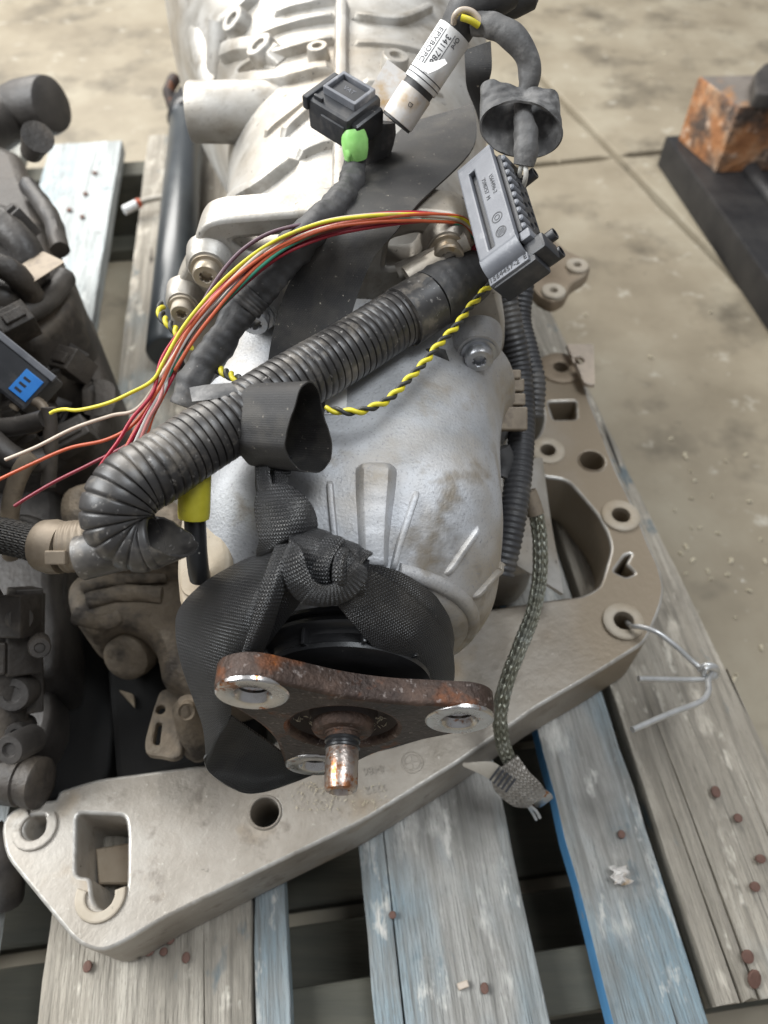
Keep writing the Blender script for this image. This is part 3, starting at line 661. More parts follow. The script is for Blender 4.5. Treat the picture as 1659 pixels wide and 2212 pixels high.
# case top details: cross tube, seam, ribs
mb = MB(); tb = axes((-.150, .592, .285), (0, 1, 0), (0, 0, 1), (1, 0, 0))
lathe(mb, [(.012, .002), (.0175, .001), (.0212, .0), (.0218, .0012), (.0222, .03), (.0228, .13)], tb, 36, (True, True), wob=.01); mb.build('cross_tube', M['alu'], gb)
def case_surface(x, Y):
    for s0, s1 in zip(case, case[1:]):
        if s0[0] <= Y <= s1[0]:
            t = (Y-s0[0])/(s1[0]-s0[0]); rx = s0[3]+(s1[3]-s0[3])*t; rt = s0[4]+(s1[4]-s0[4])*t; xc = s0[1]+(s1[1]-s0[1])*t; zc = s0[2]+(s1[2]-s0[2])*t
            u = min(abs(x-xc)/rx, .97); return zc+rt*(1-u**2.5)**.4
    return .3
def on_case(px, py):
    r = ray(px, py)
    for i in range(900):
        p = CAM+r*(.3+i*.001)
        if .383 < p.y < 1.0 and p.z < case_surface(p.x, p.y): return p
    return CAM+r*.7
def crib(path, w_, h, name='casting_rib', m='alu', n=24):
    a = [on_case(*q) for q in path]; pts = []
    for q in resample(catmull([tuple(p) for p in a], 8), max(.004, w_))[0]:
        p = Vector(q)
        if .384 < p.y < .999: p.z = case_surface(p.x, p.y)
        pts.append(p)
    ns = [nrm_of(case_surface, Vector((p.x, min(max(p.y, .388), .99), 0))) for p in pts]
    mb = MB(); strip(mb, pts, ns, w_, h, taper=1.5); return mb.build(name, M[m], gb, ang=28)
crib([(736, 455), (736, 380), (737, 300), (737, 200), (738, 100), (739, 10)], .0062, .007, 'casting_seam')
for path, w_, h in (([(492, 462), (560, 410), (640, 345)], .008, .010), ([(640, 345), (690, 322), (730, 312)], .006, .008), ([(610, 300), (660, 250), (730, 190)], .006, .008), ([(570, 300), (640, 240), (700, 190)], .004, .005), ([(500, 190), (600, 175), (730, 150)], .010, .009), ([(520, 165), (620, 120), (730, 95)], .005, .010), ([(480, 120), (560, 110), (610, 130)], .012, .012), ([(560, 90), (640, 60), (730, 45)], .006, .010), ([(590, 40), (660, 20), (730, 5)], .007, .010), ([(470, 70), (520, 30), (560, -10)], .008, .012),
        ([(620, 430), (690, 415), (730, 410)], .0035, .004), ([(770, 440), (830, 400), (870, 380)], .005, .006), ([(760, 100), (860, 105), (960, 140)], .005, .006), ([(760, 40), (860, 50), (930, 20)], .006, .008), ([(780, 180), (880, 190), (960, 210)], .006, .005)):
    crib(path, w_*.8, h*.65)
for (px, py, r_) in ((575, 120, .012), (690, 130, .008), (850, 150, .010), (520, 60, .012)):
    p = on_case(px, py); nn_ = nrm_of(case_surface, p); mb = MB(); lathe(mb, [(r_*.45, .0075), (r_*.5, .0105), (r_*.92, .0105), (r_, .0095), (r_*1.12, -.004)], frame(p, nn_), 24, (True, True)); mb.build('casting_boss', M['alu'], gb)
# flared bell rim at the far left
mb = MB(); bl = [Z(395, -30, .27), Z(425, 60, .27), Z(440, 130, .265), Z(455, 190, .255)]
tube(mb, [tuple(p) for p in bl], .011, 12, 6, flat=.6, wob=.1); mb.build('bell_rim', M['alu'], gb)
mb = MB(); lathe(mb, [(.015, 0), (.019, .001), (.0195, .012), (.022, .06)], frame(Z(470, 110, .275), (1, .25, .1)), 28, (True, True)); mb.build('casting_boss', M['alu'], gb)
mb = MB(); lathe(mb, [(.013, 0), (.016, .001), (.017, .05)], frame(Z(482, 190, .25), (.2, .4, 1)), 24, (True, True)); mb.build('casting_boss', M['alu'], gb)
# side pan flange of the case low on the left, with boss
LZ = .105
def lz(x, y, z=LZ): p = Z(x, y, z); return (p.x, p.y)
mb = MB(); plate(mb, rnd([lz(*p) for p in [(140, 1300), (142, 1262), (165, 1236), (230, 1222), (320, 1216), (420, 1235), (560, 1240), (560, 1480), (420, 1520), (380, 1475), (345, 1470), (335, 1400), (300, 1352), (240, 1340), (200, 1366), (165, 1350)]], .01, 3), [], .05, .008, Matrix.Translation((0, 0, LZ)), 3); mb.build('pan_casting', M['grime_shade'], gb)
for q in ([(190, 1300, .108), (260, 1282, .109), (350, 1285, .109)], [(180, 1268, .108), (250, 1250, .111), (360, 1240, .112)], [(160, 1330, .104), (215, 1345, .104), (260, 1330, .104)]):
    mb = MB(); tube(mb, [tuple(Z(*p)) for p in q], .006, 10, 6, wob=.15, flat=.6); mb.build('casting_rib', M['grime_shade'], gb)
mb = MB(); lathe(mb, [(.010, .001), (.0145, .0), (.0165, -.002), (.0168, -.008), (.0182, -.010), (.0185, -.018), (.017, -.02), (.017, -.05)], frame(Z(268, 1425, .078), (-.12, -.62, .5)), 36, (True, True)); mb.build('drain_boss', M['grime_shade'], gb)
mb = MB(); tube(mb, [tuple(Z(403, 1512, .112))+(.55,), tuple(Z(404, 1520, .110))+(.92,), tuple(Z(408, 1545, .100))+(1.0,), tuple(Z(420, 1590, .082))+(1.0,), tuple(Z(428, 1618, .070))+(.95,), tuple(Z(431, 1632, .064))+(.6,)], .0098, 22, 6); lathe(mb, [(.0032, .0005), (.0052, .0022), (.0060, .0010), (.0062, -.004)], frame(Z(405, 1536, .1115), (0, -.55, .83)), 22, (True, False)); mb.build('column_boss', M['grime_shade'], gb)
mb = MB(); plate(mb, rnd([lz(*p, z=.085) for p in [(345, 1490), (395, 1480), (412, 1500), (400, 1560), (392, 1632), (372, 1640), (352, 1634), (314, 1630), (312, 1600), (330, 1535)]], .004, 3), [circ(*lz(347, 1532, .085), .0030, 14), rnd([lz(*p, z=.085) for p in [(338, 1560), (350, 1560), (344, 1610), (330, 1606)]], .002, 2)], .006, .0015, Matrix.Translation((0, 0, .085)), 2); mb.build('lever_bracket', M['grime_shade'], gb)
mb = MB(); plate(mb, rnd([lz(*p, z=.05) for p in [(225, 1380), (560, 1380), (560, 1640), (440, 1652), (250, 1700)]], .01, 3), [], .045, .005, Matrix.Translation((0, 0, .05)), 2); mb.build('oil_pan', M['pan'], gb)
# left flank: ledge carrying the breather
mb = MB(); pts = [D(380, 1305, .372), D(378, 1255, .366), D(392, 1170, .366), D(420, 1120, .366), D(500, 1120, .352), D(520, 1240, .347), D(475, 1320, .356)]
for p in pts: pass
ctr = sum((Vector(p) for p in pts), Vector())/len(pts)
mb = MB(); LM = frame(D(425, 1255, .358), (-.35, -.35, .87), (1, 0, .4))
plate(mb, rnd([(-.011, -.0135), (.012, -.012), (.020, .006), (.012, .05), (-.006, .045), (-.012, .008)], .006, 3), [], .03, .003, LM, 3); lathe(mb, [(.0085, -.004), (.0085, .0015), (.0075, .0024), (.0052, .0024)], LM @ Matrix.Translation((.0, 0, 0)), 28, (False, True)); mb.build('breather_ledge', M['alutan'], gb)
# heat shield and low casting on the right flank
mb = MB(); band(mb, [(Z(1085, 1000, .13), Z(1168, 990, .105), .004), (Z(1095, 1120, .13), Z(1185, 1120, .10), .004), (Z(1095, 1190, .12), Z(1203, 1220, .095), .003), (Z(1100, 1210, .115), Z(1214, 1285, .092), 0)], .0035, 6, 9); mb.build('heat_shield', M['alu'], gb)
mb = MB(); plate(mb, rnd([lz(*p, z=.08) for p in [(960, 1020), (1150, 1010), (1170, 1180), (1130, 1225), (960, 1230)]], .01, 3), [], .06, .006, Matrix.Translation((0, 0, .08)), 2); mb.build('side_casting', M['alu'], gb)
mb = MB(); tube(mb, [tuple(Z(1096, 1222, .09)), tuple(Z(1130, 1218, .088)), tuple(Z(1180, 1212, .086))], .008, 12, 6, wob=.1); mb.build('casting_rib', M['alu'], gb)
# remote bracket with two bosses on the right
BZ = .13
mb = MB(); plate(mb, rnd([lz(*p, z=BZ) for p in [(1120, 520), (1180, 500), (1225, 540), (1262, 556), (1278, 575), (1266, 595), (1235, 612), (1222, 640), (1195, 654), (1165, 640), (1140, 610), (1100, 600)]], .006, 3), [circ(*lz(1195, 632, BZ), .0035, 14), circ(*lz(1246, 577, BZ), .0035, 14)], .012, .003, Matrix.Translation((0, 0, BZ)), 2); br = mb.build('side_bracket', M['memberbrown'], gb)
for q in ((1195, 632), (1246, 577)):
    mb = MB(); lathe(mb, [(.0036, -.005), (.0036, .0022), (.0042, .0030), (.0102, .0030), (.0112, .002), (.0114, -.002)], Matrix.Translation(Z(*q, BZ)), 26, (False, False)); mb.build('boss', M['alutan'], br)
mb = MB(); plate(mb, rnd([lz(*p, z=.075) for p in [(1222, 742), (1283, 742), (1286, 832), (1262, 828), (1240, 780)]], .003, 2), [circ(*lz(1250, 778, .075), .0055, 14)], .004, .0008, Matrix.Translation((0, 0, .075)), 2); mb.build('bracket_tab', M['w_beige'], cmb)
# hose clip
cl = MB(); CM = axes(D(1104, 868, .462), (1, 0, 0), UPV, -FWD)
k = pxm(.462)
box(cl, CM, -30*k, 34*k, -62*k, -12*k, -.006, .003, .001); box(cl, CM, -14*k, 30*k, -8*k, 18*k, -.006, .002, .001); box(cl, CM, -12*k, 28*k, 22*k, 50*k, -.006, .0015, .001); box(cl, CM, -30*k, -16*k, -12*k, 52*k, -.006, .0025, .001); box(cl, CM, -14*k, 20*k, 48*k, 68*k, -.008, .003, .001)
cl.build('hose_clip', M['clamp'], gb)
# small paper tag under the hose
mb = MB(); tg = on_tail(728, 868); box(mb, frame(tg+Vector((0, 0, .0008)), (0, -.1, 1)), -.006, .005, -.009, .009, 0, .0004, .0001); tgo = mb.build('paper_tag', M['label'], gb)
# ------------------------------------------------------------------ neighbouring oily gearbox, cut off by the frame
ng = thing('oily_gearbox', 'dark oily second gearbox at the left edge with a blue-tagged connector', 'gearbox', Z(-60, 900, 0))
def slabz(name, pts, z, t, bev, m, par, holes=(), r=.012):
    mb = MB(); plate(mb, rnd([lz(*p, z=z) for p in pts], r, 3), [rnd([lz(*p, z=z) for p in h], .004, 2) for h in holes], t, bev, Matrix.Translation((0, 0, z)), 3); return mb.build(name, m, par)
slabz('casing', [(-300, 300), (-20, 300), (40, 320), (58, 370), (92, 450), (110, 540), (150, 570), (160, 650), (60, 740), (-300, 760)], .19, .17, .012, M['darkbrown'], ng)
slabz('casing_step', [(-300, 420), (20, 430), (70, 480), (80, 560), (20, 640), (-300, 650)], .225, .05, .01, M['dark'], ng)
slabz('casing_ledge', [(-300, 620), (90, 590), (170, 640), (200, 690), (212, 760), (225, 800), (236, 860), (210, 940), (130, 980), (-300, 1000)], .13, .12, .01, M['darkbrown'], ng, [[(205, 835), (222, 840), (222, 880), (205, 880)]])
slabz('lower_casing', [(-300, 960), (60, 960), (120, 1000), (130, 1100), (110, 1240), (125, 1350), (118, 1460), (-300, 1480)], .085, .08, .008, M['dark'], ng)
slabz('side_cover', [(-120, 1080), (60, 1080), (130, 1120), (150, 1260), (120, 1420), (60, 1560), (-120, 1580)], .062, .055, .006, M['darkbrown'], ng)
slabz('dark_void_slab', [(40, 1190), (150, 1180), (215, 1240), (240, 1380), (250, 1560), (235, 1690), (60, 1740), (0, 1700)], .024, .022, .003, M['pan'], ng)  # black slab added to darken the shaded void between the two gearboxes
slabz('foot', [(-300, 1400), (60, 1380), (110, 1420), (115, 1560), (70, 1640), (-300, 1680)], .06, .058, .006, M['dark'], ng)
for q, r_, m in (([(-40, 470, .24), (20, 500, .235), (60, 545, .225), (75, 600, .21)], .012, 'dark'), ([(-40, 560, .24), (30, 590, .235), (70, 640, .21)], .009, 'darkbrown'), ([(-30, 690, .21), (40, 680, .205), (100, 650, .2), (140, 600, .195)], .009, 'dark'), ([(60, 400, .20), (110, 470, .195), (130, 540, .19)], .008, 'dark')):
    mb = MB(); tube(mb, [tuple(Z(*p)) for p in q], r_, 12, 6, wob=.15); mb.build('casting_rib', M[m], ng)
mb = MB(); lathe(mb, [(.0, .052), (.020, .052), (.027, .048), (.029, .040), (.0288, .010), (.026, -.01), (.026, -.05)], frame(D(40, 240, .80), (.85, -.25, .25)), 36, (False, True), wob=.03); tube(mb, [tuple(D(45, 245, .80)), tuple(D(0, 262, .79)), tuple(D(-50, 300, .76)), tuple(D(-90, 360, .72))], .0265, 24, 8, wob=.06); mb.build('rubber_boot', M['dark'], ng)
mb = MB(); lathe(mb, [(.005, .0), (.009, .001), (.010, .012), (.013, .03)], frame(Z(68, 330, .235), (.5, -.4, .6)), 24, (True, True)); mb.build('casing_boss', M['darkbrown'], ng)
mb = MB(); pl = axes(Z(75, 582, .2268), (.78, -.52, .0), (.52, .78, .0), (0, 0, 1)); box(mb, pl, -.013, .013, -.020, .020, 0, .0006, .0002, .002); mb.build('stained_sticker', M['clamp'], ng)
slabz('light_block', [(-560, 330), (-170, 360), (-190, 600), (-240, 900), (-300, 1100), (-560, 1200)], .31, .12, .02, M['dark'], ng)  # unseen block added out of frame to stop light from the left
# connector with blue tag
CB = axes(D(20, 812, .470), (.84, .0, 0), (0, 1, 0), (0, 0, 1))
ex = (RGT*.72-UPV*.60+FWD*.1).normalized(); en = (-FWD+UPV*.25-RGT*.1); en = (en-ex*en.dot(ex)).normalized(); ey = en.cross(ex)
CB = axes(D(22, 805, .470), ex, ey, en)
mb = MB(); box(mb, CB, -.045, .022, -.014, .016, -.022, 0, .0025); cb = mb.build('connector', M['plastic'], ng)
mb = MB(); box(mb, CB, .006, .0195, -.0085, .0085, .0004, .0012, .0003); tagb = mb.build('blue_tag', M['blue'], cb, label='bright blue tag with small dark bars')
mb = MB()
for k in range(3): box(mb, CB, .0085, .0135, -.006+.0042*k, -.0042+.0042*k, .0011, .00135, .0001)
mb.build('tag_print', M['ink'], cb)
mb = MB(); box(mb, CB, -.046, .023, .0120, .0165, -.001, .0014, .0006); mb.build('connector_rail', M['plasticgrey'], cb)
mb = MB(); text_mesh(mb, '14 R', .011, CB @ Matrix.Translation((-.024, .004, .0003)), .0001); mb.build('connector_print', M['inkgrey'], cb)
mb = MB(); rc = D(62, 895, .475); ringp = [tuple(rc+RGT*(.0105*math.cos(a))+UPV*(.0095*math.sin(a))) for a in [R(-150+k*22) for k in range(15)]]; tube(mb, ringp, .0035, 10, 4, flat=.8); mb.build('ring_bracket', M['clamp'], ng)
mb = MB(); tube(mb, [tuple(D(-30, 925, .47)), tuple(D(40, 920, .465)), tuple(D(98, 905, .46))], .006, 14, 6); mb.build('stub_pipe', M['dark'], ng)
for q, r_, m in (([(72, 985, .455), (50, 1010, .455), (30, 1060, .46), (20, 1130, .47), (24, 1200, .49)], .0055, 'clamp'), ([(105, 880, .46), (110, 960, .465), (104, 1050, .47)], .0045, 'darkbrown'), ([(-20, 950, .46), (20, 985, .46), (60, 1000, .465), (110, 990, .47)], .008, 'dark'), ([(-20, 1150, .5), (60, 1140, .5), (115, 1180, .5)], .009, 'dark')):
    mb = MB(); tube(mb, [tuple(D(*p)) for p in q], r_, 14, 6); mb.build('pipe', M[m], ng)
mb = MB(); lathe(mb, [(.010, .001), (.0150, 0), (.0163, -.0015), (.0163, -.008), (.0150, -.009), (.0150, -.012), (.0163, -.013), (.0163, -.05)], frame(D(92, 1692, .478), (.97, -.15, .1)), 36, (True, True)); mb.build('end_plug', M['darkbrown'], ng)
mb = MB(); tube(mb, [tuple(D(-40, 1290, .47)), tuple(D(10, 1400, .475)), tuple(D(20, 1520, .48)), tuple(D(15, 1640, .485))], .012, 14, 6, wob=.1); mb.build('casting_rib', M['darkbrown'], ng)
mb = MB(); tube(mb, [tuple(D(-30, 1800, .5)), tuple(D(10, 1860, .5)), tuple(D(12, 1940, .51))], .012, 14, 6); mb.build('pipe', M['dark'], ng)
rg_ = random.Random(5)
for k in range(26):
    px, py = rg_.uniform(-20, 150), rg_.uniform(430, 960)
    if px > 60+ (py-430)*.28: px -= 70
    dz_ = rg_.uniform(.17, .235) if py < 700 else rg_.uniform(.12, .19)
    c = Z(px, py, dz_); fm = frame(c, (rg_.uniform(-.5, .5), rg_.uniform(-.6, .2), 1), (1, rg_.uniform(-1, 1), 0)); mb = MB(); a_ = rg_.uniform(.006, .016); b_2 = rg_.uniform(.005, .012)
    if k % 3 == 0: lathe(mb, [(a_*.35, .002), (a_*.4, .0045), (a_*.55, .0045), (a_*.6, .004), (a_*.6, .0), (a_*.8, 0), (a_*.8, -.02)], fm, 6 if k % 2 else 20, (True, True)); nme = 'casing_bolt'
    elif k % 3 == 1: box(mb, fm, -a_, a_, -b_2, b_2, -.02, .003, .0012); box(mb, fm, -a_*.5, a_*.7, -b_2*.6, b_2*.3, 0, .006, .0008); nme = 'bracket_block'
    else: plate(mb, rnd([(-a_*1.4, -b_2*.5), (a_*1.2, -b_2*.8), (a_*1.6, b_2*.4), (-a_*.6, b_2)], .002, 2), [circ(a_*.6, 0, .0025, 10)], .003, .0006, fm @ Matrix.Translation((0, 0, .004)), 1); nme = 'sheet_bracket'
    mb.build(nme, M[('dark', 'darkbrown', 'dark')[k % 5 % 3]], ng)
for k in range(10):
    c = D(rg_.uniform(-10, 105), rg_.uniform(1240, 1660), rg_.uniform(.455, .485)); fm = frame(c, (rg_.uniform(-.2, .8), -.5, .7)); mb = MB(); a_ = rg_.uniform(.006, .012)
    if k % 2: lathe(mb, [(a_*.4, .003), (a_*.5, .005), (a_*.9, .005), (a_, .003), (a_, -.02)], fm, 18, (True, True)); mb.build('casing_bolt', M['dark'], ng)
    else: box(mb, fm, -a_, a_, -a_*2, a_, -.02, .004, .0012); mb.build('bracket_block', M['darkbrown'], ng)
# tan cover behind the corrugated hose on the left
mb = MB(); plate(mb, rnd([lz(*p, z=.15) for p in [(130, 1050), (190, 1030), (330, 1050), (400, 1090), (400, 1180), (200, 1180), (120, 1110)]], .01, 3), [], .06, .008, Matrix.Translation((0, 0, .15)), 3); mb.build('side_cover', M['grime_shade'], gb)
# ------------------------------------------------------------------ dark tube, clipped cable
tubeo = thing('propeller_shaft', 'dark painted steel tube lying lengthways on the pallet left of the gearbox', 'shaft', Z(385, 600, 0))
mb = MB(); a, b = Z(404, 262, .026), Z(366, 760, .026); lathe(mb, [(.0235, 0), (.0245, .002), (.0245, .99)], frame(a, (b-a)), 36, (True, True)); 
mb.v = [p if (p-a).length < (b-a).length*1.0+.05 else a+(p-a) for p in mb.v]
mb = MB(); lathe(mb, [(.0225, -.003), (.0245, 0), (.0245, (b-a).length), (.022, (b-a).length+.003)], frame(a, (b-a)), 36, (True, True)); mb.build('tube', M['paint'], tubeo)
mb = MB(); lathe(mb, [(.012, -.085), (.018, -.08), (.020, -.05), (.026, -.045), (.0285, -.02), (.0285, -.004), (.0262, .001), (.024, .004)], frame(a, (b-a)), 32, (True, True), wob=.05); mb.build('joint_boot', M['rubber'], tubeo)
mb = MB(); c = a-(b-a).normalized()*.05
for s in (-1, 1): tube(mb, [tuple(c+Vector((s*.022, 0, -.005))), tuple(c+Vector((s*.030, .02, .012))), tuple(c+Vector((s*.022, .045, .02)))], .009, 12, 6, wob=.2)
mb.build('yoke', M['rustdark'], tubeo)
ce = thing('clipped_cable', 'short pale cable end with an orange band, on the pallet beside the dark tube', 'cable', Z(300, 440, 0))
mb = MB(); tube(mb, [tuple(Z(*p)) for p in [(372, 425, .028), (340, 427, .022), (315, 433, .018), (298, 440, .016)]], .0042, 12, 8); mb.build('cable_sheath', M['cable'], ce)
mb = MB(); tube(mb, [tuple(Z(*p)) for p in [(302, 438, .016), (296, 441, .016)]], .0062, 14, 3); mb.build('orange_band', M['w_orange'], ce)
mb = MB(); tube(mb, [tuple(Z(*p)) for p in [(296, 441, .016), (280, 449, .014), (268, 455, .013)]], .0060, 14, 4); mb.build('white_tip', M['label'], ce)
# ------------------------------------------------------------------ scorched wood block on a black beam at the right
bk = thing('wood_block', 'orange-brown scorched wooden block standing on a black beam at the right edge', 'block', floor_pt(1560, 380))
bz = FZ+.055
pA, pB, pC = Z(1466, 302, bz), Z(1545, 372, bz), Z(1720, 366, bz)
e1 = (pB-pA); e2 = (pC-pB); base4 = [pA, pB, pC, pA+e2]
mb = MB(); plate(mb, [(p.x, p.y) for p in base4], [], .105, .006, Matrix.Translation((0, 0, bz+.105)), 2); o = mb.build('block_body', [M['block'], M['blockdark']], bk)
for p in o.data.polygons:
    if p.normal.z > .6: p.material_index = 1
mb = MB(); cc = Z(1640, 200, bz+.11); plate(mb, rnd([(cc.x+dx, cc.y+dy) for dx, dy in [(-.03, -.05), (.2, -.06), (.2, .06), (.02, .06), (-.01, .02)]], .01, 3), [], .02, .004, Matrix.Translation((0, 0, bz+.13)), 2); mbo = mb.build('scrap_casting', M['dark'], label='black oily scrap casting resting on the orange-brown wood block', cat='scrap metal')
bmo = MB(); q0, q1 = floor_pt(1450, 312), floor_pt(1662, 640); d_ = (q1-q0).normalized(); nr = Vector((-d_.y, d_.x, 0)); nr = nr if nr.x > 0 else -nr
A0 = Z(1448, 305, bz-.001); A1 = Z(1668, 615, bz-.001)
dd = (A1-A0).normalized(); nr = Vector((dd.y, -dd.x, 0)); nr = nr if nr.x > 0 else -nr
beam = thing('steel_beam', 'long black steel beam lying on the floor at the right edge under the wood block', 'beam', Vector((A0.x, A0.y, FZ)))
bm_pts = [A0-dd*.02, A1+dd*.6, A1+dd*.6+nr*.26, A0-dd*.02+nr*.26]
plate(bmo, [(p.x, p.y) for p in bm_pts], [], .053, .004, Matrix.Translation((0, 0, bz-.001)), 2); bmo.build('beam_body', M['beam'], beam)
bm2 = MB(); tube(bm2, [tuple(A0+dd*.03+nr*.09+Vector((0, 0, .006))), tuple(A1+dd*.5+nr*.09+Vector((0, 0, .006)))], .012, 12, 3, flat=.6); bm2.build('beam_ridge', M['beam'], beam)
# ------------------------------------------------------------------ corrugated hose
ch = thing('corrugated_hose', 'thick black ribbed conduit hose curling over the gearbox with a torn open end', 'hose', D(600, 870, .37))
HP = [(952, 632, .402), (900, 668, .396), (840, 702, .388), (740, 766, .374), (620, 836, .358), (500, 912, .342), (410, 968, .331), (335, 1018, .321), (288, 1046, .316), (258, 1086, .313), (254, 1126, .313), (272, 1158, .314), (306, 1172, .315), (338, 1166, .315)]
hr = [1, 1, 1, 1, 1, 1, 1, 1, 1, 1, .97, .90, .82, .74]
PT = .0041
def corr(s, L):
    t = (s/PT) % 1.0
    g = 1-.085*(1 if t < .16 else 0)*(math.sin(t/.16*PI)**.7 if t < .16 else 0) + .012*math.sin((t-.16)/.84*PI) if t >= 0 else 1
    return g
def torn(s, L): return corr(s, L)*(1+.05*max(0, (s-(L-.012))/.012))
mb = MB(); tube(mb, [tuple(D(*p))+(k,) for p, k in zip(HP, hr)], .0152, 48, 10, step=.00046, rf=torn, hollow=.88); hose = mb.build('ribbed_hose', M['conduit'], ch, ang=60)
# ragged lip of the torn end
mb = MB(); te = D(338, 1166, .315); tdir = (D(344, 1158, .3145)-D(306, 1172, .315)).normalized(); tf = frame(te, tdir, -FWD); G = []; UV = []
for k in range(36):
    a = 2*PI*k/36; up_ = (tf.to_3x3() @ Vector((math.cos(a), math.sin(a), 0))).dot(UPV*.75-FWD*.65); L_ = -.003+.0085*(.5-.5*up_)**1.2*2+.0016*noise.noise(Vector((math.cos(a)*5, math.sin(a)*5, 3.3)))
    G.append([tf @ Vector(((.0113-.0006*t)*math.cos(a), (.0113-.0006*t)*math.sin(a), -.004+(L_+.004)*t)) for t in (0, .25, .5, .75, 1)]); UV.append([(k*.002, t) for t in (0, .25, .5, .75, 1)])
thick(mb, G, UV, .0011, closed=True); mb.build('torn_lip', M['conduit'], hose)
mb = MB(); tube(mb, [tuple(D(*p)) for p in [(928, 650, .3965), (900, 668, .3935), (868, 687, .3895)]], .0162, 40, 8, step=.001); mb.build('smooth_cuff', M['conduit'], ch)
TW = [(1030, 590, .412), (1000, 604, .409), (960, 628, .404), (925, 650, .399)]
mb = MB(); tube(mb, [tuple(D(*p))+(k,) for p, k in zip(TW, (.86, 1.0, 1.05, 1.04))], .0158, 36, 10, step=.001, wob=.06, rf=lambda s, L: 1+.03*math.sin(s*900)*(.4 if s > .01 else 0)); mb.build('tape_wrap', M['tape'], ch)
mb = MB(); band(mb, [(D(850, 645, .392), D(900, 640, .385), 0), (D(870, 625, .384), D(915, 622, .380), .001), (D(905, 600, .385), D(935, 600, .383), .001)], .0006); mb.build('loose_tape', M['tape'], ch)
mb = MB(); band(mb, [(D(870, 770, .408), D(880, 790, .410), 0), (D(930, 752, .402), D(950, 780, .405), .002), (D(962, 755, .400), D(975, 792, .405), .001)], .0006); mb.build('loose_tape', M['tape'], ch)
mb = MB(); band(mb, [(D(410, 838, .334), D(416, 868, .332), 0), (D(450, 832, .333), D(462, 862, .330), .001), (D(500, 828, .336), D(520, 850, .334), .001)], .0007); mb.build('loose_tape', M['tapegrey'], ch)
# ------------------------------------------------------------------ narrow conduits on the right flank
def corr2(p): return lambda s, L: 1-.10*(.5+.5*math.cos(2*PI*s/p))
mb = MB(); tube(mb, [tuple(D(*p)) for p in [(1072, 585, .475), (1088, 640, .482), (1104, 720, .486), (1120, 800, .490), (1127, 900, .486), (1122, 1000, .474), (1112, 1090, .466), (1096, 1175, .462), (1080, 1240, .462)]], .0090, 26, 10, step=.0005, rf=corr2(.0036)); mb.build('narrow_conduit', M['conduitsm'], label='narrow black ribbed conduit running down the right flank beside the clip', cat='conduit')
mb = MB(); tube(mb, [tuple(D(*p)) for p in [(1122, 560, .52), (1130, 620, .52), (1124, 690, .52), (1140, 760, .515), (1155, 830, .51), (1150, 900, .51)]], .0078, 24, 10, step=.0005, rf=corr2(.0036)); mb.build('rear_conduit', M['conduitsm'], label='second black ribbed conduit partly hidden behind the narrow one on the right', cat='conduit')
mb = MB(); tube(mb, [tuple(D(*p)) for p in [(1080, 968, .468), (1090, 1000, .470), (1082, 1030, .470)]], .006, 14, 8, wob=.2); mb.build('taped_stub', M['tape'], label='short black taped cable stub under the clip on the right flank', cat='cable')
# ------------------------------------------------------------------ sleeve with clamp on the left
hs = thing('clamped_hose', 'black woven hose entering a dusty ribbed collar with a clamp, at the left edge', 'hose', D(120, 1180, .40))
mb = MB(); tube(mb, [tuple(D(*p)) for p in [(-40, 1150, .41), (20, 1160, .405), (70, 1172, .402), (105, 1180, .40)]], .0100, 24, 8, step=.0012, rf=lambda s, L: 1+.02*math.sin(s*1800)); mb.build('woven_sleeve', M['braidblk'], hs)
mb = MB(); tube(mb, [tuple(D(*p)) for p in [(96, 1178, .402), (118, 1181, .40), (140, 1184, .399)]], .0150, 30, 8, rf=lambda s, L: 1 if .001 < s < L-.001 else .93); clampb = mb.build('hose_clamp', M['clamp'], hs)
mb = MB(); cmx = axes(D(120, 1205, .387), RGT, UPV, -FWD); box(mb, cmx, -.0045, .0065, -.0035, .004, -.002, .0035, .0008); mb.build('clamp_latch', M['clamp'], clampb)
mb = MB(); tube(mb, [tuple(D(*p)) for p in [(140, 1182, .40), (180, 1178, .40), (225, 1172, .402), (260, 1165, .405)]], .0142, 30, 8, step=.0006, rf=lambda s, L: 1-.04*(.5+.5*math.cos(2*PI*s/.0028))); mb.build('ribbed_collar', M['clamp'], hs)
# ------------------------------------------------------------------ breather
bt = thing('breather_pipe', 'short black breather tube with a dirty yellow cap below the hose', 'breather', D(425, 1255, .352))
mb = MB(); tube(mb, [tuple(D(*p)) for p in [(432, 1248, .353), (428, 1225, .349), (424, 1180, .345), (421, 1120, .342), (419, 1085, .341)]], .0050, 20, 8); mb.build('tube', M['rubber'], bt)
mb = MB(); CY = frame(D(419, 1112, .341), D(421, 1040, .337)-D(419, 1112, .341)); lathe(mb, [(.0058, .0), (.0070, -.0015), (.0073, .001), (.0073, .024), (.0065, .026)], CY, 28, (True, True)); mb.build('yellow_cap', M['yellowcap'], bt)
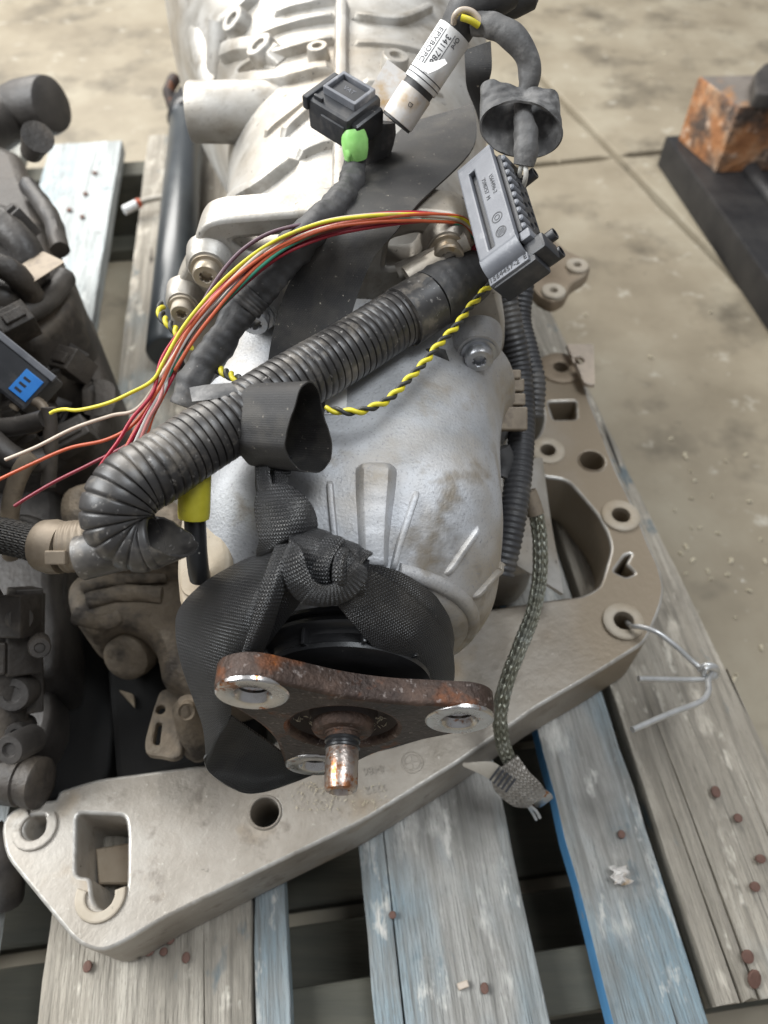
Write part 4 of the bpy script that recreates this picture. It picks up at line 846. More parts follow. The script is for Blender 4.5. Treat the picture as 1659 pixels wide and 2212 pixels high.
# ------------------------------------------------------------------ loose coloured wires
def lerp(a, b, t): return a+(b-a)*t
WL = [(1040, 520, .405), (1000, 478, .398), (930, 468, .384), (860, 468, .373), (780, 475, .366), (700, 490, .362), (620, 522, .360), (560, 560, .360), (500, 612, .359), (450, 665, .358), (405, 720, .356), (365, 785, .354), (335, 840, .348), (300, 905, .344), (265, 955, .343)]
def wire(name, m, pts, r, label, grp=None):
    mb = MB(); tube(mb, [tuple(D(*p)) for p in pts], r, 10, 10, step=.0025); return mb.build(name, M[m], label=label, cat='wire', group=grp)
specs = [('yellow', 'w_yellow', -13, -6, .0009, [(330, 822, .349), (280, 850, .348), (230, 872, .350), (170, 886, .352), (140, 884, .354), (118, 888, .356), (109, 893, .357)], 'bright yellow loose wire ending in a hooked tip at the left'),
  ('white', 'w_beige', -7, -2, .0009, [(300, 880, .352), (240, 898, .354), (160, 925, .356), (80, 965, .358), (12, 993, .36)], 'pale beige loose wire reaching the left edge below the yellow one'),
  ('red_upper', 'w_red', -2, -13, .0009, [(330, 848, .349), (285, 905, .346), (258, 950, .345), (232, 985, .345), (215, 1010, .346)], 'crimson wire on the upper left of the loose wire bundle'),
  ('orange', 'w_orange', -3, 4, .0009, [(340, 845, .350), (290, 915, .352), (230, 950, .356), (150, 968, .358), (70, 1002, .36), (-10, 1040, .362)], 'orange-red loose wire running to the left edge below the beige one'),
  ('brown', 'w_brown', 7, 3, .0009, [(345, 845, .352), (310, 905, .352), (280, 960, .352), (262, 1000, .352)], 'dark brown wire in the middle of the loose bundle'),
  ('pale', 'w_white', 5, 1, .00085, [(350, 840, .351), (318, 900, .350), (290, 960, .350)], 'white wire in the middle of the loose bundle'),
  ('green', 'w_green2', 12, 9, .00085, [(352, 842, .353), (325, 900, .353), (305, 950, .353)], 'dark green wire along the underside of the loose bundle'),
  ('pinkw', 'w_pink', 2, -7, .00085, [(350, 850, .350), (322, 905, .349), (300, 960, .349)], 'salmon pink wire inside the loose bundle'),
  ('dark_red', 'w_dred', 14, 12, .0009, [(360, 830, .352), (330, 885, .352), (290, 950, .354), (200, 1000, .357), (120, 1040, .36), (60, 1075, .362), (32, 1093, .363)], 'dark red loose wire with a frayed tip, lowest at the left'),
  ('purple', 'w_purple', -17, -22, .0010, None, 'thin mauve wire arching outside the bundle over the bolt'),
  ('orange2', 'w_orange', 8, 12, .0009, [(380, 800, .354), (350, 860, .352), (330, 900, .352), (318, 940, .352)], 'orange wire on the right-hand side of the loose bundle'),
  ('crim2', 'w_red', -6, 6, .00085, [(340, 850, .351), (300, 920, .350), (275, 965, .350), (255, 1000, .350)], 'second crimson wire near the centre of the loose bundle'),
  ('brown2', 'w_brown', 11, 8, .00085, [(352, 846, .353), (322, 900, .353), (300, 945, .353), (282, 990, .353)], 'brown wire beside the green one in the loose bundle'),
  ('white2', 'w_white', 3, 10, .0009, [(356, 838, .351), (330, 890, .351), (312, 935, .351)], 'thin white wire on the right of the loose bundle'),
  ('crim3', 'w_dred', -9, -3, .0008, [(345, 842, .352), (312, 900, .352), (285, 955, .352)], 'thin maroon wire left of centre in the loose bundle'),
  ('rust1', 'w_brown', 1, 15, .0008, [(368, 822, .354), (342, 872, .354), (322, 920, .354)], 'thin rust-brown wire on the right flank of the loose bundle'),
  ('beige2', 'w_beige', -8, 7, .0008, [(356, 836, .352), (325, 890, .352), (298, 950, .352)], 'thin beige wire crossing the middle of the loose bundle'),
  ('orange3', 'w_orange', 6, -5, .0008, [(340, 848, .352), (300, 915, .352), (270, 970, .352)], 'thin orange wire crossing to the left of the loose bundle'),
  ('cherry', 'w_red', 16, 16, .00085, [(372, 818, .353), (345, 868, .352), (322, 910, .352), (300, 960, .352)], 'cherry red wire lowest on the right of the loose bundle')]
for i, (nm_, m, o0, o1, r_, tailp, lab) in enumerate(specs):
    ph = i*1.3; pts = []
    lim = len(WL) if tailp is None else 12
    for k, (x, y, d) in enumerate(WL[:lim]):
        t = k/len(WL); off = lerp(o0, o1, t)*(.35+1.0*math.sin(min(t*1.25, 1)*PI*.62))+5*math.sin(k*(.55+.09*(i % 4))+ph)
        a = WL[max(k-1, 0)]; b = WL[min(k+1, len(WL)-1)]; tx, ty = b[0]-a[0], b[1]-a[1]; L_ = math.hypot(tx, ty)
        nx, ny = -ty/L_, tx/L_
        if ny < 0: nx, ny = -nx, -ny
        pts.append((x+nx*off, y+ny*off, d+.0012*math.sin(k*1.1+ph*2)-dict(yellow=.0055, orange=.0045, orange2=.004, white=.0035, pale=.003, green=.002).get(nm_, 0)))
    if nm_ == 'purple': pts = [(700, 482, .374), (640, 488, .368), (580, 505, .366), (530, 535, .364), (490, 575, .362), (455, 625, .360), (430, 670, .360), (415, 700, .360), (400, 735, .360)]
    elif tailp: pts += tailp
    wire('loose_wire', m, pts, r_, lab, 'loose wires cut from the big connector')
# short stubs between connector and hose end
for i, (m, a, b, lab) in enumerate([('w_red', (1000, 560), (1055, 520), 'short red wire stub between the taped hose end and the big connector, uppermost'), ('w_orange', (1000, 580), (1055, 545), 'short orange wire stub between the taped hose end and the connector'),
        ('w_dred', (1008, 596), (1062, 565), 'short dark red wire stub beside the connector corner'), ('w_pink', (1012, 606), (1062, 580), 'short pale pink wire stub beside the connector corner'), ('w_green2', (1015, 616), (1070, 585), 'short teal wire stub beside the connector corner'), ('w_red', (1012, 626), (1075, 598), 'short red wire stub lowest beside the connector corner')]):
    mb = MB(); p = D(*a, .408); q = D(*b, .402); mid = (p+q)/2+Vector((0, .0, .002)); tube(mb, [tuple(p), tuple(mid), tuple(q)], .0016, 10, 6); mb.build('wire_stub', M[m], label=lab, cat='wire', group='wire stubs at the big connector')
# twisted yellow and black pair
tp = thing('twisted_pair', 'twisted yellow and black wire pair crossing the tail housing', 'wire', D(850, 800, .37))
TPp = [(1062, 612, .400), (1040, 635, .394), (1010, 670, .388), (985, 705, .381), (950, 742, .374), (915, 785, .367), (880, 822, .361), (840, 862, .354), (800, 882, .350), (765, 890, .348), (735, 888, .348), (705, 884, .350)]
def twist(mb, pts, r, off, ph, pitch):
    sm, L = resample(catmull([tuple(D(*p)) for p in pts], 12), .0012); P = [Vector(p) for p in sm]; T, N = frames_along(P); q = []; s = 0
    for i, p in enumerate(P):
        if i: s += (P[i]-P[i-1]).length
        a = 2*PI*s/pitch+ph; q.append(tuple(p+(N[i]*math.cos(a)+T[i].cross(N[i])*math.sin(a))*off))
    tube(mb, q, r, 10, 2, step=.0011)
for ph, m, nme in ((0, 'w_yellow', 'yellow_strand'), (PI, 'w_black', 'black_strand')):
    mb = MB(); twist(mb, TPp, .0010 if ph else .0012, .00105, ph, .0125); mb.build(nme, M[m], tp)
tp2 = thing('twisted_pair', 'short twisted yellow and black wire end showing left of the hose', 'wire', D(500, 815, .36))
for ph, m, nme in ((0, 'w_yellow', 'yellow_strand'), (PI, 'w_black', 'black_strand')):
    mb = MB(); twist(mb, [(470, 798, .375), (485, 805, .368), (505, 815, .360), (530, 824, .357), (550, 826, .362)], .0013, .0013, ph+1.2, .0125); mb.build(nme, M[m], tp2)
tp3 = thing('twisted_pair', 'yellow and black twisted wire end curling beside the dark tube', 'wire', D(355, 680, .42))
for ph, m, nme in ((0, 'w_yellow', 'yellow_strand'), (PI, 'w_black', 'black_strand')):
    mb = MB(); twist(mb, [(350, 658, .44), (347, 672, .435), (352, 688, .43), (368, 702, .425), (385, 722, .42), (400, 738, .415), (412, 748, .41)], .0014, .0014, ph+.6, .0125); mb.build(nme, M[m], tp3)
# ------------------------------------------------------------------ black strap tied round the output neck
st = thing('tie_strap', 'black woven strap knotted round the output neck and looped over the hose', 'strap', D(640, 1240, .35))
def sb(name, lines, m='web', th=.0013, n=8, across=13):
    mb = MB(); band(mb, [(D(*a), D(*b), c) for a, b, c in lines], th, n, across); return mb.build(name, M[m], st, ang=70)
sb('strap_band', [((880, 268, .480), (1024, 226, .462), 0), ((815, 335, .436), (1022, 320, .428), .004), ((735, 430, .394), (905, 440, .388), .002), ((690, 498, .381), (856, 500, .377), .002), ((650, 560, .382), (808, 556, .379), .001), ((606, 660, .388), (772, 640, .385), .001), ((582, 765, .388), (748, 720, .384), 0), ((575, 860, .385), (720, 830, .382), 0)], 'webdusty')
sb('strap_tail', [((1003, 110, .420), (1060, 90, .416), 0), ((1006, 150, .422), (1062, 150, .418), .001), ((1010, 190, .430), (1050, 200, .428), .001), ((1030, 240, .444), (1052, 258, .444), .001), ((1042, 290, .46), (1060, 300, .46), 0)], 'webdusty')
sb('strap_drop', [((553, 985, .343), (630, 985, .338), 0), ((553, 1020, .339), (629, 1020, .334), .002), ((556, 1062, .334), (620, 1056, .329), .003), ((575, 1110, .330), (640, 1110, .326), .003)])
sb('strap_fold', [((553, 1010, .336), (580, 1010, .333), .002), ((556, 1050, .331), (588, 1050, .328), .002), ((566, 1085, .328), (600, 1080, .326), .002)])
sb('knot_lobe', [((560, 1050, .330), (622, 1046, .327), .001), ((552, 1090, .328), (662, 1078, .326), .007), ((556, 1130, .326), (682, 1118, .326), .010), ((562, 1165, .324), (676, 1150, .325), .008), ((556, 1196, .328), (612, 1172, .322), .004), ((565, 1225, .332), (590, 1200, .326), .001)])
# coiled body of the knot
mb = MB(); k0 = D(622, 1205, .326); k1 = D(792, 1240, .327)
KM = frame(k0, (k1-k0), UPV); prof = []
for i in range(64):
    t = i/63; h = t*(k1-k0).length
    env = .0118*(1-.46*t)
    fold = abs(math.sin(t*PI*3.2+.35))**.45
    prof.append((max(.001, env*(.80+.20*fold)*min(1, .35+t*9)), h))
lathe(mb, prof, KM, 48, (True, True), wob=.10); mb.build('knot_coil', M['web'], st, ang=80)
for (kx, ky, kd, r_, wd, tl, tl2) in ((656, 1212, .327, .0150, .0165, .10, .0), (704, 1222, .326, .0136, .0120, -.22, .1), (738, 1229, .326, .0121, .0110, .20, -.1), (768, 1238, .327, .0102, .0095, -.12, .1)):
    mb = MB(); WM = frame(D(kx, ky, kd), (k1-k0), UPV) @ Matrix.Rotation(tl, 4, 'X') @ Matrix.Rotation(tl2, 4, 'Y'); G = []; UV = []
    for k in range(48):
        a = 2*PI*k/48; row = []
        for j in range(9):
            t = j/8-.5; cr = 1+.05*noise.noise(Vector((math.cos(a)*2, math.sin(a)*2, kx*.1+t)))-.10*(2*t)**4
            row.append(WM @ Vector((r_*cr*math.cos(a), r_*cr*.92*math.sin(a), wd*t*(1+.15*math.sin(a*2+kx))+.0012*math.sin(a*3+kx))))
        G.append(row); UV.append([(j/8*wd, k/48*2*PI*r_) for j in range(9)])
    thick(mb, G, UV, .0014, closed=True); mb.build('knot_turn', M['web'], st, ang=50)
sb('knot_loop', [((668, 1165, .336), (645, 1150, .336), 0), ((636, 1172, .320), (624, 1160, .319), .001), ((612, 1205, .313), (650, 1188, .3105), .002), ((618, 1258, .313), (664, 1232, .3095), .002), ((650, 1298, .317), (684, 1258, .3095), .002), ((702, 1308, .318), (708, 1264, .309), .002), ((756, 1292, .318), (734, 1252, .309), .002), ((790, 1252, .320), (752, 1226, .310), .002), ((786, 1218, .324), (764, 1208, .318), .001), ((775, 1205, .338), (755, 1205, .336), 0)])
sb('knot_wrap', [((745, 1290, .322), (770, 1285, .322), 0), ((722, 1262, .311), (748, 1262, .311), .002), ((722, 1215, .309), (746, 1215, .310), .002), ((735, 1185, .315), (752, 1190, .316), .001), ((742, 1185, .332), (756, 1190, .332), 0)])
sb('strap_cheek', [((590, 1190, .326), (622, 1172, .321), 0), ((520, 1215, .336), (606, 1215, .318), .004), ((440, 1262, .345), (592, 1285, .316), .012), ((390, 1315, .352), (575, 1350, .319), .016), ((382, 1365, .355), (548, 1415, .325), .014), ((394, 1435, .357), (518, 1465, .335), .010), ((420, 1510, .361), (500, 1510, .347), .006), ((440, 1570, .365), (497, 1548, .356), .003), ((446, 1625, .370), (468, 1600, .364), .001), ((444, 1652, .374), (452, 1642, .373), 0)])
sb('strap_ridge', [((596, 1180, .319), (640, 1172, .318), .002), ((574, 1240, .3145), (622, 1235, .316), .004), ((556, 1300, .3125), (604, 1300, .318), .004), ((538, 1360, .316), (582, 1370, .324), .004), ((518, 1420, .323), (556, 1430, .332), .003), ((500, 1465, .333), (532, 1470, .341), .001), ((490, 1500, .345), (512, 1505, .35), 0)])
sb('strap_inner', [((610, 1215, .323), (655, 1225, .322), .002), ((596, 1275, .324), (650, 1290, .325), .003), ((572, 1335, .330), (628, 1325, .332), .003), ((540, 1395, .338), (590, 1375, .338), .001), ((520, 1420, .344), (560, 1420, .346), 0)])
sb('strap_underside', [((440, 1638, .371), (500, 1545, .356), 0), ((452, 1668, .378), (520, 1560, .366), -.006), ((500, 1702, .388), (570, 1595, .382), -.010), ((548, 1714, .404), (640, 1640, .414), -.006), ((630, 1690, .424), (720, 1640, .428), 0), ((760, 1640, .425), (800, 1590, .420), 0), ((860, 1612, .408), (900, 1570, .404), 0), ((925, 1592, .398), (950, 1545, .392), 0)])
sb('strap_wrap_front', [((690, 1262, .322), (766, 1220, .321), .001), ((724, 1300, .324), (830, 1246, .326), .003), ((768, 1352, .329), (890, 1292, .335), .005), ((824, 1412, .340), (944, 1345, .348), .007), ((878, 1452, .356), (972, 1392, .366), .006), ((930, 1478, .374), (980, 1440, .384), .003), ((965, 1500, .39), (978, 1480, .398), 0)])
sb('strap_wrap_back', [((760, 1250, .324), (776, 1212, .322), 0), ((850, 1290, .332), (862, 1236, .333), .002), ((918, 1335, .346), (924, 1276, .350), .003), ((962, 1372, .362), (968, 1318, .370), .002), ((976, 1410, .380), (982, 1360, .392), 0)])
# open loop of the strap bulging in front of the hose
mb = MB(); lc = D(668, 928, .322); la = (RGT*.80+UPV*-.10-FWD*.60).normalized(); LF = frame(lc, la, UPV)
G = []; UV = []
for k in range(60):
    a = 2*PI*k/60; rx, ry = .0168, .0148
    drop = .0022*math.sin(2*a+.9)+.0010*math.cos(3*a)+.0008*noise.noise(Vector((math.cos(a)*3, math.sin(a)*3, 1)))
    row = []; 
    for j in range(10):
        t = j/9; h = -.033+.033*t+.002*math.sin(a*2)*t
        row.append(LF @ Vector(((rx+drop+.0008*t)*math.cos(a), (ry+drop)*math.sin(a), h)))
    G.append(row); UV.append([(j/9*.033, k/60*.1) for j in range(10)])
thick(mb, G, UV, .0007, closed=True); mb.build('strap_loop', M['webdusty'], st, ang=70)
# ------------------------------------------------------------------ taped harness from the green-sleeved plug
hn = thing('taped_harness', 'black tape-wrapped cable running from the green-sleeved plug down past the bolts', 'cable', D(540, 640, .40))
HN = [(764, 300, .408), (768, 345, .412), (758, 400, .404), (730, 440, .392), (690, 480, .380), (640, 530, .374), (590, 590, .374), (545, 640, .376), (505, 690, .377), (478, 735, .377), (448, 780, .375), (420, 830, .372), (402, 880, .372)]
mb = MB(); tube(mb, [tuple(D(*p))+(k,) for p, k in zip(HN, (.62, .68, .85, .95, 1, 1.05, 1.05, 1.0, .95, 1.0, 1.0, .95, .9))], .0083, 26, 10, step=.0008, wob=.24, rf=lambda s, L: 1+.035*math.sin(s*430+2*math.sin(s*70))+.02*math.sin(s*1100)); mb.build('tape_sheath', M['tape'], hn)
mb = MB(); tube(mb, [tuple(D(*p)) for p in [(552, 632, .3755), (538, 648, .3762), (526, 664, .3766)]], .0094, 24, 6, rf=lambda s, L: 1+.02*math.sin(s*2400), step=.0006); mb.build('tape_band', M['tape'], hn)
mb = MB(); tube(mb, [tuple(D(*p))+(k,) for p, k in zip([(763, 284, .402), (766, 310, .404), (769, 342, .409)], (.95, 1.1, .95))], .0066, 20, 8, wob=.12); mb.build('green_sleeve', M['green'], hn, label='bright green tape sleeve')
for dx, dy in ((0, 0), (8, 12)):
    mb = MB(); band(mb, [(D(744-dx*.3, 298+dy, .401), D(756, 296+dy, .399), 0), (D(747, 325+dy, .404), D(757, 325+dy, .402), .001), (D(752, 352, .408), D(756, 350, .406), 0)], .0006); mb.build('tape_tail', M['green'], hn)
mb = MB(); tube(mb, [tuple(D(*p))+(k,) for p, k in zip([(830, 262, .418), (824, 300, .424), (812, 345, .430), (800, 380, .436), (780, 430, .44)], (.9, 1.1, 1.1, .8, .5))], .0085, 18, 8, wob=.2, flat=.6); mb.build('tape_flap', M['tape'], hn)
# plug
pg = thing('small_plug', 'square black plug with a framed window on its face, above the green sleeve', 'connector', D(740, 230, .40))
def solve_rect(A, B, C, dA, dB):
    a = D(*A, dA); b = D(*B, dB); e = b-a; rc_ = ray(*C); dC = (a-CAM).dot(e)/rc_.dot(e)
    return a, e, D(*C, dC)-a
def pxvec(dx, dy, dz, d): return (RGT*dx-UPV*dy+FWD*dz)*(d/FPX)
d0 = .392
_a, e2, e1 = solve_rect((662, 212), (730, 163), (745, 262), .400, .4085); nn = e2.cross(e1); nn = nn if nn.dot(FWD) < 0 else -nn
W2, L1 = e2.length, e1.length; X = e2.normalized(); Yv = (e1-X*e1.dot(X)).normalized(); nn = X.cross(Yv); fl_ = 1
if nn.dot(FWD) > 0: nn = -nn
print('plug', e1.length, e2.length, (CAM+FWD*0).z)
PM = axes(_a, X, Yv, nn)
L1 = L1*1.05; T_ = .017
mb = MB(); box(mb, PM, 0, W2*1.12, 0, L1, -T_, 0, .0022); pb = mb.build('plug_body', M['plastic'], pg)
mb = MB()
fx0, fx1, fy0, fy1 = W2*.36, W2*1.04, L1*.12, L1*.92; b_ = .0022
plate(mb, rect(fx0, fy0, fx1, fy1, .001), [rect(fx0+b_, fy0+b_, fx1-b_, fy1-b_, .0006)], .0042, .0006, PM @ Matrix.Translation((0, 0, .004)), 2); mb.build('window_frame', M['plasticgrey'], pb)
mb = MB(); box(mb, PM, fx0+b_*1.6, fx1-b_*1.6, fy0+b_*1.2, fy1-b_*1.2, 0, .0022, .0005); mb.build('lock_slide', M['plastic'], pb)
mb = MB(); text_mesh(mb, 'VAT', .0042, PM @ Matrix.Translation(((fx0+fx1)/2, (fy0+fy1)/2, .00225)) @ Matrix.Rotation(R(90), 4, 'Z') @ Matrix.Scale(-1 if X.cross(Yv).dot(nn) < 0 else 1, 4, (0, 1, 0)), .0001); mb.build('plug_print', M['plasticgrey'], pb)
mb = MB(); box(mb, PM, -.001, W2*1.0, -.0025, .0012, -.006, .0012, .0008); box(mb, PM, .0025, .0045, .003, .009, 0, .0022, .0005); box(mb, PM, -.0012, .003, L1*.35, L1*.95, -T_*.9, -.004, .001); mb.build('plug_rib', M['plastic'], pb)
mb = MB(); box(mb, PM, W2*.1, W2*1.0, L1*.92, L1*1.16, -T_*.95, -.003, .002); mb.build('cable_entry', M['rubber'], pb)
# ------------------------------------------------------------------ labelled cable at the top
lc_ = thing('labelled_cable', 'black cable wrapped in a torn white printed label, rising at the top', 'cable', D(930, 170, .40))
ca, cb_ = D(858, 262, .404), D(1012, 26, .382)
mb = MB(); tube(mb, [tuple(ca.lerp(cb_, t)) for t in (-.02, .3, .7, 1.0)], .0088, 24, 6); mb.build('cable_core', M['tape'], lc_)
LFm = frame(ca, (cb_-ca), -FWD); LEN = (cb_-ca).length
def ring(t0, t1, r, m, nme, wob=.01):
    mb = MB(); lathe(mb, [(r-.0006, LEN*t0), (r, LEN*t0+.0002), (r, LEN*(t0+t1)/2), (r, LEN*t1-.0002), (r-.0006, LEN*t1)], LFm, 40, (False, False), wob=wob); return mb.build(nme, m, lc_)
ring(.33, .82, .0098, M['label'], 'white_label'); ring(.0, .28, .0094, M['labelold'], 'stained_label')
mb = MB()
def labm(t, ang): return LFm @ Matrix.Rotation(R(ang), 4, 'Z') @ Matrix.Translation((.0099, 0, LEN*t)) @ axes((0, 0, 0), (0, 0, -1), (0, 1, 0), (1, 0, 0))
text_mesh(mb, 'EPYBOPC', .0044, labm(.62, -28), .00008, wrap=.0099); text_mesh(mb, '3411786', .0044, labm(.63, 6), .00008, wrap=.0099); text_mesh(mb, 'Nr.', .0032, labm(.45, 8), .00008, wrap=.0099); text_mesh(mb, 'Ord', .0032, labm(.74, 34), .00008, wrap=.0099); text_mesh(mb, 'D', .0036, labm(.16, 22), .00008, wrap=.0096)
for t in (.37, .41): lathe(mb, [(.00985, LEN*t), (.00992, LEN*t+.0001), (.00992, LEN*t+.0004), (.00985, LEN*t+.0005)], LFm, 40, (False, False))
for an in (-46, -12, 22):
    for (t0, t1) in ((.46, .78),):
        box(mb, labm((t0+t1)/2, an), -LEN*(t1-t0)/2, LEN*(t1-t0)/2, -.00016, .00016, 0, .00008, .00002)
mb.build('label_print', M['ink'], lc_)
mb = MB(); band(mb, [(D(905, 140, .382), D(925, 160, .379), 0), (D(935, 135, .379), D(948, 150, .376), .001), (D(960, 128, .381), D(966, 138, .379), 0)], .0004); mb.build('torn_label_flap', M['label'], lc_)
# flat tag with smudged print behind the cable
tagm = axes(D(838, 205, .418), (RGT*.5+UPV*.86).normalized(), (RGT*-.84+UPV*.5-FWD*.2).normalized(), (-FWD-RGT*.2).normalized())
mb = MB(); box(mb, tagm, -.014, .016, -.009, .010, -.0004, 0, .0001); box(mb, tagm, -.020, -.010, -.007, .004, -.0004, 0.0002, .0001); mb.build('paper_flag', M['labelold'], lc_)
mb = MB(); tube(mb, [tuple(D(*p))+(k,) for p, k in zip([(985, 62, .385), (1005, 25, .381), (1030, 5, .379), (1062, -10, .378), (1095, -30, .378)], (.95, 1.05, 1.1, 1.2, 1.2))], .0092, 22, 8, wob=.12); mb.build('tape_wrap', M['tape'], lc_)
mb = MB(); lathe(mb, [(.004, -.004), (.008, -.002), (.0095, .006), (.0085, .016), (.004, .02)], frame(D(1085, 8, .40), (1, .2, .3)), 22, (True, True), wob=.08); mb.build('tape_lump', M['tape'], lc_)
yl = thing('yellow_loop_wire', 'yellow wire loop poking out of the tape at the top', 'wire', D(1000, 35, .375))
for k, (q, m) in enumerate((([(1040, 50, .373), (1022, 28, .371), (1000, 22, .370), (984, 32, .371), (980, 50, .376)], 'w_beige'), ([(1034, 56, .372), (1015, 44, .370), (996, 38, .370)], 'w_yellow'))):
    mb = MB(); tube(mb, [tuple(D(*p)) for p in q], .0016, 12, 8); mb.build('wire', M[m], yl)
gb2 = thing('grey_taped_branch', 'dusty grey taped branch cable bending from the top down to the big connector', 'cable', D(1130, 200, .38))
GB = [(1022, 52, .378), (1060, 55, .375), (1095, 72, .373), (1125, 100, .374), (1142, 135, .377), (1143, 175, .380), (1132, 210, .382), (1130, 250, .381), (1136, 290, .379), (1136, 330, .379), (1131, 358, .381)]
mb = MB(); tube(mb, [tuple(D(*p))+(k,) for p, k in zip(GB, (.85, .95, 1, 1, .95, .85, .7, .75, 1.0, 1.0, .85))], .0062, 22, 10, step=.001, wob=.10, rf=lambda s, L: 1+.035*math.sin(s*520+math.sin(s*90)*3)); mb.build('tape_sheath', M['tapegrey'], gb2)
for q in ([(1134, 350, .379), (1136, 372, .379), (1134, 390, .381), (1128, 408, .385)], [(1128, 352, .380), (1124, 368, .381), (1122, 382, .384)]):
    mb = MB(); tube(mb, [tuple(D(*p)) for p in q], .0013, 10, 8); mb.build('white_wire', M['w_white'], gb2)
# flared double-lobed tape collar
mb = MB(); G = []; UV = []; cm = D(1122, 232, .381)
for k in range(64):
    a = 2*PI*k/64; row = []
    for j in range(14):
        t = j/13
        pinch = 1-.62*(1-t)**1.4*math.exp(-((math.cos(a))/.30)**2)
        rx = lerp(82, 88, t); ry = lerp(24, 36, t)*pinch
        x = 1122+rx*math.cos(a)+4*t; y = lerp(190, 282, t)+(12*math.cos(a) if True else 0)-6*math.sin(3*a)*(1-t)+(10*abs(math.cos(a))*(1-t))
        dz = math.sin(a)*ry/FPX*.381
        row.append(D(x, y, .381)-FWD*dz*1.0+(-FWD)*.001*noise.noise(Vector((x*.05, y*.05, 0)))*2+UPV*(dz*1.15*t))
    G.append(row); UV.append([(j*.003, k*.002) for j in range(14)])
thick(mb, G, UV, .0011, closed=True); mb.build('tape_collar', M['tapegrey'], gb2, ang=70)
# ------------------------------------------------------------------ big multi-way connector
bc = thing('multi_pin_connector', 'large grey-black multi-pin connector with a long slot, standing upright at upper right', 'connector', D(1080, 600, .39))
d0 = .388
_a, e2, e1 = solve_rect((987, 377), (1058, 316), (1035, 568), .392, .3795)
print('conn', e1.length, e2.length)
Yc = e1.normalized(); Xc = (e2-Yc*e2.dot(Yc)).normalized(); Nc = Xc.cross(Yc); flipc = Nc.dot(FWD) > 0
if flipc: Nc = -Nc
LL = e1.length; WW = e2.length
BM = axes(_a, Xc, Yc, Nc)          # x across, y down the length, z out of the face
def cbox(name, m, *a, par=None, **kw):
    mb = MB(); box(mb, BM, *a, **kw); return mb.build(name, M[m], par or bc)
TK = .018
mb = MB()
sl = rect(WW*.30, LL*.10, WW*.45, LL*.95, .0003)
plate(mb, rect(0, 0, WW, LL*1.0, .001), [sl], .0032, .0010, BM, 2); cover = mb.build('cover', M['plasticgrey'], bc)
cbox('slot_floor', 'plastic', WW*.05, WW*.98, LL*.02, LL*.99, -TK, -.0034, bev=.001)
cbox('top_ledge', 'plasticgrey', -.0002, WW*.98, -.0035, .0004, -.0045, -.0008, bev=.0008)
# curved foot and lettered strip
mb = MB(); G = []; UV = []
for k in range(9):
    t = k/8; a = t*R(70); yy = LL*.985+.0085*math.sin(a); zz = -.0004-.0085*(1-math.cos(a))*1.0
    G.append([BM @ Vector((WW*j/6, yy, zz-.0006)) for j in range(7)]); UV.append([(j*.003, k*.002) for j in range(7)])
thick(mb, G, UV, .0014); mb.build('curved_foot', M['plasticgrey'], cover)
strip = BM @ Matrix.Translation((0, LL*.985+.0075, -.0058))
mb = MB(); box(mb, strip, -.0006, WW*1.02, 0, .0052, -.010, 0, .0006); stp = mb.build('lettered_strip', M['plasticgrey'], bc)
flipM = Matrix.Scale(-1, 4, (0, 1, 0))
mb = MB(); text_mesh(mb, '1564457-2  E', .0041, strip @ Matrix.Translation((WW*.5, .0027, .0002)) @ flipM, .0001, spacing=1.0); mb.build('strip_print', M['inkgrey'], stp)
cbox('base_block', 'plastic', -.0002, WW*1.15, LL*1.0+.006, LL*1.0+.013, -TK*1.15, -.0075, bev=.0012)
mb = MB(); rotd = Matrix.Rotation(R(90), 4, 'Z')
text_mesh(mb, '1564496-2', .0032, BM @ Matrix.Translation((WW*.82, LL*.38, .0001)) @ flipM @ Matrix.Rotation(R(-90), 4, 'Z'), .00008); text_mesh(mb, '7590757  M', .0032, BM @ Matrix.Translation((WW*.62, LL*.38, .0001)) @ flipM @ Matrix.Rotation(R(-90), 4, 'Z'), .00008)
for yy in (.72, .87):
    lathe(mb, [(.0026, 0), (.0026, .00012), (.0031, .00012), (.0031, 0)], BM @ Matrix.Translation((WW*.70, LL*yy, .00005)), 28, (False, False))
lathe(mb, [(.0012, 0), (.0012, .00012), (.0016, .00012), (.0016, 0)], BM @ Matrix.Translation((WW*.70, LL*.72, .00005)), 20, (False, False))
for k in range(-2, 3): box(mb, BM @ Matrix.Translation((WW*.70, LL*.87, 0)), -.0022, .0022, k*.0008-.00018, k*.0008+.00018, 0, .0001, .00002)
mb.build('cover_print', M['inkgrey'], cover)
